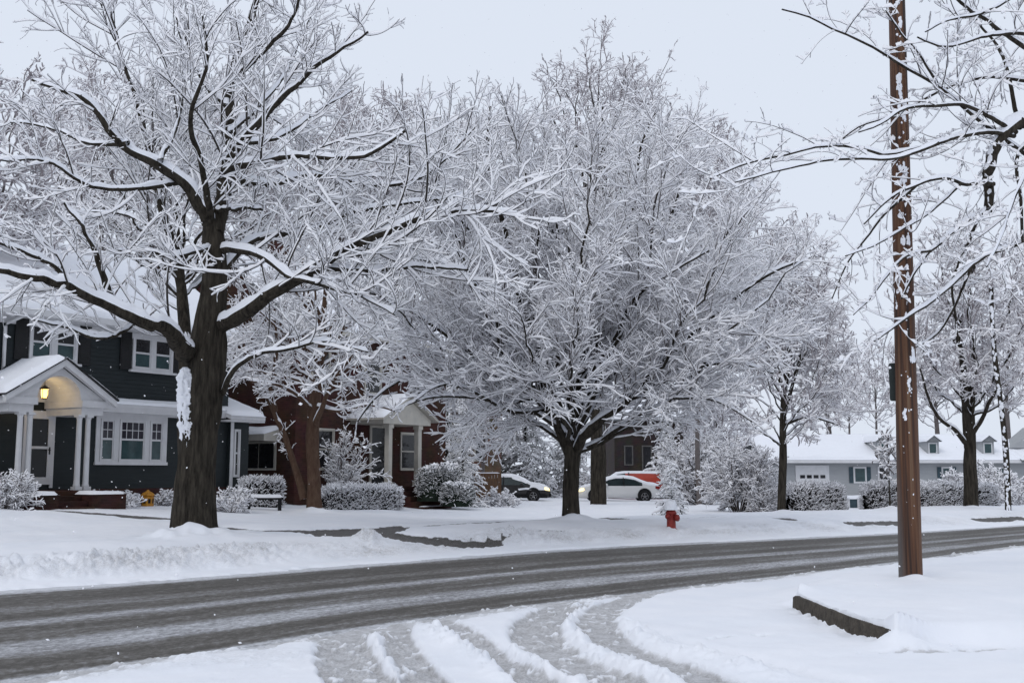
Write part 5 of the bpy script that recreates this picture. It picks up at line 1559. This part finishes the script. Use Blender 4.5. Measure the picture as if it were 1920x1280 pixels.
def cables():
    for (a, b, lab) in (((1540, 742, 92), (1900, 668, 50), 'upper of two thin dark wires strung behind the wooden pole'),
                        ((1540, 770, 92), (1900, 724, 50), 'lower of two thin dark wires strung behind the wooden pole')):
        A, B = at(*a), at(*b)
        pts = [A + (B - A) * t - np.array([0, 0, .5 * math.sin(math.pi * t)]) for t in np.linspace(0, 1, 24)]
        m = MB(); m.tube([p - A for p in pts], .018, 6); o = m.build('power_cable', METAL); o.location = A
        tag(o, lab, 'power cable', 'overhead wires')

def kerb():
    P = kerb_line; n = len(P); V, Q = [], []
    for i, p in enumerate(P):
        t = P[min(i + 1, n - 1)] - P[max(i - 1, 0)]; t /= np.linalg.norm(t); nn = np.array([t[1], -t[0]])   # towards the street
        f = i / (n - 1)
        hh = .235 if 0 < i < n - 1 else .21
        jag = .012 * (fbm(np.array([i * .9]), np.array([2.0]), 3)[0] - .5)
        for (o_, z) in ((-.10, -.02), (-.085, hh + jag), (.04, hh + jag - .005), (.10, -.02)):
            q = p - nn * o_
            V.append((q[0], q[1], z))
    for i in range(n - 1):
        for j in range(3): Q.append((i * 4 + j, i * 4 + j + 1, (i + 1) * 4 + j + 1, (i + 1) * 4 + j))
    Q.append((0, 1, 2, 3)); Q.append((n * 4 - 1, n * 4 - 2, n * 4 - 3, n * 4 - 4))
    o = np_mesh('kerb', np.array(V), np.array(Q), CONC, None, None, False)
    o['kind'] = 'structure'

def garden_bits():
    H = Matrix.Translation((O1[0], O1[1], 0)) @ Matrix.Rotation(HANG, 4, 'Z')
    def W(u, y):
        v = H @ Vector((u, y, 0)); return (v.x, v.y, gz(v.x, v.y))
    # yellow ornament
    p = W(3.05, -1.15)
    o = root('garden_ornament', 'little yellow lantern-shaped garden ornament below the triple window', 'ornament', p, HANG)
    b = MB(); b.lathe([(.17, .0), (.19, .05), (.20, .30), (.17, .36)], (0, 0, 0), 'z', 8, smooth=False); b.build('body', YELLOW, o)
    r = MB(); r.lathe([(.23, .36), (.16, .44), (.05, .50), (.03, .54)], (0, 0, 0), 'z', 8, smooth=False); r.build('roof', YELLOW, o)
    dk = MB()
    for k in range(8):
        a = (k + .5) * math.pi / 4; c, s = math.cos(a), math.sin(a)
        dk.add([(c * .186 - s * .04, s * .186 + c * .04, .12), (c * .186 + s * .04, s * .186 - c * .04, .12), (c * .19 + s * .04, s * .19 - c * .04, .26), (c * .19 - s * .04, s * .19 + c * .04, .26)], [(0, 1, 2, 3)])
    dk.build('openings', METAL, o)
    for u, w_, h_, l, s in ((2.45, .42, .42, 'low rounded snowy shrub left of the yellow garden ornament', 3), (3.85, .50, .48, 'low rounded snowy shrub right of the yellow garden ornament', 4)):
        shrub(l, 0, 0, w_, h_, s, loc=W(u, -1.0), stems=26, dens=(6, 9), snow=.05)
    shrub('low sprawling snow-loaded shrub at the right of the dark house steps', 0, 0, .75, .40, 6, loc=W(1.6, -1.5), stems=26, dens=(5, 8), snow=.05)
    shrub('dense snowy shrub at the bottom left beside the dark house steps', 0, 0, .95, 1.05, 7, loc=W(-2.9, -2.9), stems=40, dens=(6, 9), snow=.03)
    shrub('round snow-covered shrub just right of the big left trunk', 435, 34.0, .75, .85, 8, stems=30, dens=(6, 9), snow=.05)
    # low bench with a cushion of snow
    p = place(497, 36.5)
    b = root('bench', 'low dark bench with a flat cushion of snow behind the snowy shrub', 'bench', tuple(p), math.radians(12))
    MB().box(-.62, .62, -.22, .22, .36, .44).build('seat', METAL, b)
    for x in (-.5, .5):
        MB().box(x - .06, x + .06, -.2, .2, -.1, .36).build('leg', METAL, b)
    snow_slab((-.64, -.24, .44), (.64, -.24, .44), (.64, .24, .44), (-.64, .24, .44), .11, b, seed=77, edge=.1)
    hedge('shaggy hedge behind the bench by the brick house flank', 450, 38.5, 530, 39.5, 1.15, .9, 1900, 3)
    hedge('clipped square hedge before the small brick house porch', 603, 39.5, 750, 42.0, .98, 1.0, 4200, 4)
    # evergreens right of the porch
    p = place(825, 45.0); evergreen_bush('rounded dark evergreen shrub with a snow cap right of the porch steps', p, 1.15, 1.75, 5, n=2600)
    p = place(858, 44.0); evergreen_bush('lower dark evergreen shrub with snow tufts leaning on the taller one', p, .72, 1.0, 6, n=1500)
    conifer('narrow dark evergreen flecked with snow standing between the porch and brown fence', 868, 48.0, 4.6, 1.15, 7, name='conifer_tree', nb=110, snow=.045, kid=6)
    shrub('tall thin snow-white bush right of the twin-stemmed tree', 642, 43.5, .85, 3.0, 12, stems=18, dens=(3, 5), snow=.04)
    shrub('mounded weeping snowy bush in front of the brown fence panel', 935, 50.0, .95, .85, 13, stems=34, dens=(6, 9), snow=.06)
    # brown fence panel
    Y = 56.0; k = Y / FPX
    p = place(914, Y)
    f = root('fence', 'plain brown wooden fence panel left of the dark-nosed car', 'fence', tuple(p), 0)
    m = MB(); n = 9; wd = 48 * k
    for i in range(n):
        x = -wd / 2 + wd * i / n; m.box(x + .004, x + wd / n - .004, 0, .025, .0, 1.52 + .01 * (i % 3))
    m.box(-wd / 2, wd / 2, .027, .07, .3, .4); m.box(-wd / 2, wd / 2, .027, .07, 1.15, 1.25); m.build('boards', FENCEB, f)
    for x in (-wd / 2 - .05, wd / 2 - .04): MB().box(x, x + .09, .03, .12, -.1, 1.55).build('post', FENCEB, f)
    snow_slab((-wd / 2, -.02, 1.53), (wd / 2, -.02, 1.53), (wd / 2, .06, 1.53), (-wd / 2, .06, 1.53), .05, f, seed=14, edge=.04)
    # white post, thin
    # hedges on the right
    hedge('wide snow-topped hedge at the foot of the slim dark trunk, left of the gap', 1474, 42.5, 1575, 43.5, 1.22, 1.5, 3800, 21)
    hedge('snow-topped hedge right behind the wooden pole', 1620, 43.5, 1700, 44.0, 1.20, 1.4, 3000, 22)
    hedge('long snow-topped hedge between the wooden pole and the big right trunk', 1702, 44.2, 1800, 45.0, 1.10, 1.3, 3400, 23)
    hedge('short rounded end of hedge just right of the big right trunk', 1812, 45.2, 1857, 45.6, 1.05, 1.3, 1700, 24)
    # white gate between hedges
    Y = 52.0; p = place(1596, Y); k = Y / FPX
    g = root('gate', 'low white panelled gate with dark gaps between the two right hedges', 'gate', tuple(p), 0)
    for x in (-9, 13):
        MB().box((x - 4) * k, (x + 4) * k, -.05, .05, -.2, .52).build('post', WHITE, g, bevel=.01)
    for a, b_ in ((-20, -13.2), (-4.8, 8.8), (17.2, 24)):
        MB().box(a * k, b_ * k, -.02, .02, -.1, .48).build('panel', BLUESHUT, g)
    snow_slab((-21 * k, -.10, .54), (25 * k, -.10, .54), (25 * k, .10, .54), (-21 * k, .10, .54), .14, g, seed=15, edge=.09)
    # shrubs in front of the grey house
    shrub('round snow-capped shrub under the right grey house window, left', 1738, 60.0, .95, 1.35, 31, stems=36, dens=(5, 7), snow=.07, rmin=.014)
    shrub('wide feathery snow-white shrub behind the big right trunk', 1848, 58.0, 2.4, 2.3, 33, stems=44, dens=(4, 6), snow=.07, rmin=.015)
    shrub('round snow-white shrub between the grey house window and the big trunk', 1786, 61.0, 1.1, 1.25, 32, stems=36, dens=(5, 7), snow=.07, rmin=.014)
    shrub('snow-white many-stemmed bush left of the slim dark trunk', 1385, 47.0, 1.7, 3.4, 34, stems=46, dens=(3.2, 6), snow=.05, rmin=.010)
    shrub('tangled bare thicket with snow between the bush and the hedge', 1430, 46.0, .9, 1.5, 35, stems=34, dens=(4, 6), snow=.035)
    shrub('big pale snow-laden bush behind the hydrant, right of the sapling', 1320, 58.0, 2.4, 4.2, 36, stems=50, dens=(2.6, 4.5), snow=.06, rmin=.013)
    shrub('low snowy shrub close to the right edge below the grey house', 1905, 50.0, 1.1, 1.0, 37, stems=30, dens=(5, 7), snow=.05, rmin=.012)
    conifer('small young evergreen dusted with snow right behind the hydrant', 1258, 40.0, 2.0, .62, 41, name='conifer_sapling', nb=60, snow=.05, kid=7)
    round_tree('thin young sapling with snowy tufts in front of the grey house', 1666, 41.0, 958, (1666, 860, 22, 55), .035, 16, 5, dens=(3, 4, 5), rmin=.008, snow=.035, name='sapling', lvn=2, zlo=-.8, far=False)

def snowfall():
    rg = np.random.default_rng(77)
    n = 2300
    Y = rg.uniform(3.5, 34, n) ; Y = 3.5 + 30 * rg.random(n) ** .75
    X = (rg.random(n) * 2 - 1) * (.60 * Y + 1); Z = rg.uniform(0.1, 1, n) * (.55 * Y + 2.0)
    c = np.stack([X, Y, Z], 1)
    m = -1
    r = rg.uniform(.0040, .0105, n)[:, None] * (.6 + .02 * Y[:, None])
    ax = nrm(rg.normal(0, 1, (n, 3)) * np.array([1, 1, .6]) + np.array([.5, 0, -.5])); s1 = nrm(np.cross(ax, rg.normal(0, 1, (n, 3)))); s2 = np.cross(ax, s1)
    el = rg.uniform(1.0, 1.9, n)[:, None]
    V = np.stack([c + ax * r * el, c + s1 * r, c + s2 * r, c - s1 * r, c - s2 * r, c - ax * r * el], 1)
    b = (np.arange(n) * 6)[:, None, None]
    F = np.array([[0, 1, 2], [0, 2, 3], [0, 3, 4], [0, 4, 1], [5, 2, 1], [5, 3, 2], [5, 4, 3], [5, 1, 4]])[None]
    o = np_mesh('falling_snow', V.reshape(-1, 3), (F + b).reshape(-1, 3), TWSNOW, None, None, True)
    o['kind'] = 'stuff'; o['label'] = 'loose white snowflakes falling all over the street'; o['category'] = 'snowflakes'

# ------------------------------------------------------------------ assemble
dark_house(); brick_house(); grey_house()
far_house('dim brown brick house with dark windows behind the white sedan', 1150, 1345, 84.0, 790, 725, brick_mat('dim_brick', (.040, .030, .028), (.030, .024, .023), (.04, .036, .034)), [(1203, 1217, 838, 880), (1262, 1276, 838, 880), (1310, 1322, 838, 880), (1170, 1182, 838, 870)], 61, trim=mat('dull_trim', (.12, .115, .11), .7, noise=6))
far_house('tan house half hidden by snowy branches behind the brown fence', 845, 940, 70.0, 770, 690, brick_mat('tan_brick', (.16, .11, .075), (.13, .085, .06), (.16, .14, .12)), [(893, 904, 810, 862), (860, 872, 720, 750)], 62)
car('dark car with snowy bonnet, headlights lit, nosing out from behind the brown fence', 952, 62.0, 1, CARD, 'sedan', True, dark_lower=True)
car('white sedan with lit headlights and snowy roof behind the middle trunks', 1159, 64.0, -1, CARW, 'sedan', True)
car('orange-red vehicle with snow on its roof parked behind the white sedan', 1170, 70.0, -1, CARR, 'van', False)
hydrant(); utility_pole(); far_pole(); cables(); kerb()
tree_left(); tree_mid(); tree_right_near(); multi_stem()
garden_bits()
def ex_t3(Y, k):
    return [px_limb(Y, [(1122, 560), (1124, 400), (1120, 250), (1125, 120), (1130, 40)], 2.4 * k, .5 * k), px_limb(Y, [(1124, 420), (1170, 300), (1210, 200), (1250, 120), (1262, 90)], 2.2 * k, .5 * k, 2), px_limb(Y, [(1122, 300), (1080, 210), (1050, 160), (1010, 130)], 2.2 * k, .5 * k, -1)]
round_tree('tall straight tree with thick dark trunk towering behind the middle tree', 1121, 56.0, 940, (1135, 330, 175, 310), .40, 26, 3, dens=(1.1, 2.0, 3.2), rmin=.0115, snow=.024, trunk_top=190, extra=ex_t3)
round_tree('tall pale tree with rounded top behind the gap right of the big left tree', 745, 60.0, 930, (735, 400, 105, 265), .25, 26, 5, dens=(1.6, 2.6, 4.2), rmin=.013, snow=.03)
round_tree('pale tree behind the brick house chimney, left of the rounded one', 640, 58.0, 930, (635, 400, 105, 270), .25, 24, 6, dens=(1.6, 2.6, 4.0), rmin=.013, snow=.03)
round_tree('pale bushy tree behind the tan house, between the tall ones', 860, 64.0, 930, (860, 450, 115, 245), .25, 26, 7, dens=(1.6, 2.6, 4.2), rmin=.014, snow=.03)
round_tree('wide pale tree filling behind the right side of the middle crown', 1310, 54.0, 940, (1310, 470, 150, 280), .12, 32, 8, dens=(1.8, 2.9, 4.4), rmin=.0115, snow=.03)
def ex_t4(Y, k):
    return [px_limb(Y, [(1465, 790), (1478, 750), (1495, 690), (1510, 640)], 5 * k, 2 * k), px_limb(Y, [(1466, 800), (1495, 785), (1530, 782), (1580, 800)], 4 * k, 1.5 * k, -1), px_limb(Y, [(1465, 720), (1440, 660), (1410, 600)], 4 * k, 1.5 * k)]
round_tree('slim dark-trunked tree rising from the left hedge end', 1463, 42.0, 957, (1478, 650, 132, 265), .155, 30, 9, dens=(1.9, 3.0, 4.4), rmin=.009, snow=.028, extra=ex_t4, far=True)
def ex_t5(Y, k):
    return [px_limb(Y, [(1816, 840), (1808, 760), (1802, 690), (1797, 620), (1815, 540), (1840, 460)], 9 * k, 2 * k), px_limb(Y, [(1813, 832), (1790, 805), (1762, 785), (1740, 745), (1725, 690)], 5 * k, 1.4 * k, -1.5),
            px_limb(Y, [(1818, 822), (1840, 790), (1858, 750), (1880, 720), (1920, 700)], 5 * k, 1.4 * k, -1.2), px_limb(Y, [(1809, 745), (1830, 736), (1860, 735), (1890, 715)], 4 * k, 1.5 * k, 1)]
round_tree('sturdy forked tree across the road at the right, its trunk flaring among hedges', 1817, 41.0, 958, (1825, 610, 155, 210), .26, 11, 10, dens=(2.4, 3.4, 4.8), rmin=.008, snow=.027, extra=ex_t5, far=True, trunk_top=700)
round_tree('bare snowy tree at the far left edge, half out of the frame', -70, 34.0, 960, (-20, 330, 210, 290), .26, 26, 11, dens=(2.0, 3.2, 4.8), rmin=.010, snow=.032, far=True, barkm=LIMBHAZE)
round_tree('middle-sized bare tree close behind the big left tree, before the dark house', 352, 27.0, 975, (325, 400, 235, 255), .20, 20, 27, dens=(1.6, 2.6, 4.0), rmin=.0075, snow=.024, far=False, zlo=-.45)
round_tree('pale tree rising behind the dark house roof at left', 180, 60.0, 930, (190, 320, 150, 250), .25, 26, 12, dens=(1.5, 2.6, 4.0), rmin=.014, snow=.032)
round_tree('pale tree behind the dark house chimney', 440, 58.0, 930, (450, 380, 150, 260), .25, 28, 14, dens=(1.5, 2.6, 4.0), rmin=.014, snow=.032)
round_tree('low pale tree far behind, left of the far right roofs', 1560, 88.0, 930, (1545, 700, 70, 160), .22, 22, 15, dens=(1.4, 2.4, 3.6), rmin=.018, snow=.04)
round_tree('hazy pale tree far behind the grey house, just left of the pole', 1645, 104.0, 930, (1640, 725, 62, 110), .14, 22, 20, dens=(1.3, 2.2, 3.4), rmin=.020, snow=.04)
round_tree('low hazy pale tree far off between the slim dark trunk and the pole', 1595, 112.0, 930, (1590, 735, 55, 95), .14, 20, 21, dens=(1.3, 2.2, 3.4), rmin=.021, snow=.04)
round_tree('hazy pale tree far behind the grey house, just right of the pole', 1760, 100.0, 930, (1745, 700, 85, 130), .25, 22, 16, dens=(1.3, 2.2, 3.4), rmin=.020, snow=.04)
round_tree('hazy pale tree far behind the grey house at the right edge', 1890, 96.0, 930, (1890, 660, 90, 165), .25, 22, 17, dens=(1.3, 2.2, 3.4), rmin=.020, snow=.04)
conifer('big snow-laden spruce with drooping boughs left of the middle trunk', 985, 72.0, 8.6, 2.7, 51, nb=150, snow=.085)
conifer('snow-laden spruce half hidden behind the thick tall trunk', 1068, 74.0, 7.0, 2.2, 52, nb=120, snow=.085)
conifer('dark snowy spruce filling the gap between the brick house and the tan house', 838, 60.0, 8.5, 2.2, 54, nb=130, snow=.075)
conifer('small snowy spruce above the red vehicle', 1248, 72.0, 5.2, 1.9, 53, nb=90, snow=.10)
round_tree('drooping snow-white small tree between the spruces and the brick house', 905, 66.0, 930, (915, 770, 70, 110), .12, 22, 18, dens=(2.4, 3.6, 4.4), rmin=.013, snow=.045)
round_tree('snow-white small tree in front of the dim brown house', 1340, 66.0, 930, (1345, 800, 80, 115), .12, 24, 19, dens=(2.2, 3.4, 4.2), rmin=.013, snow=.04)
snowfall()
build_ground(); build_road()
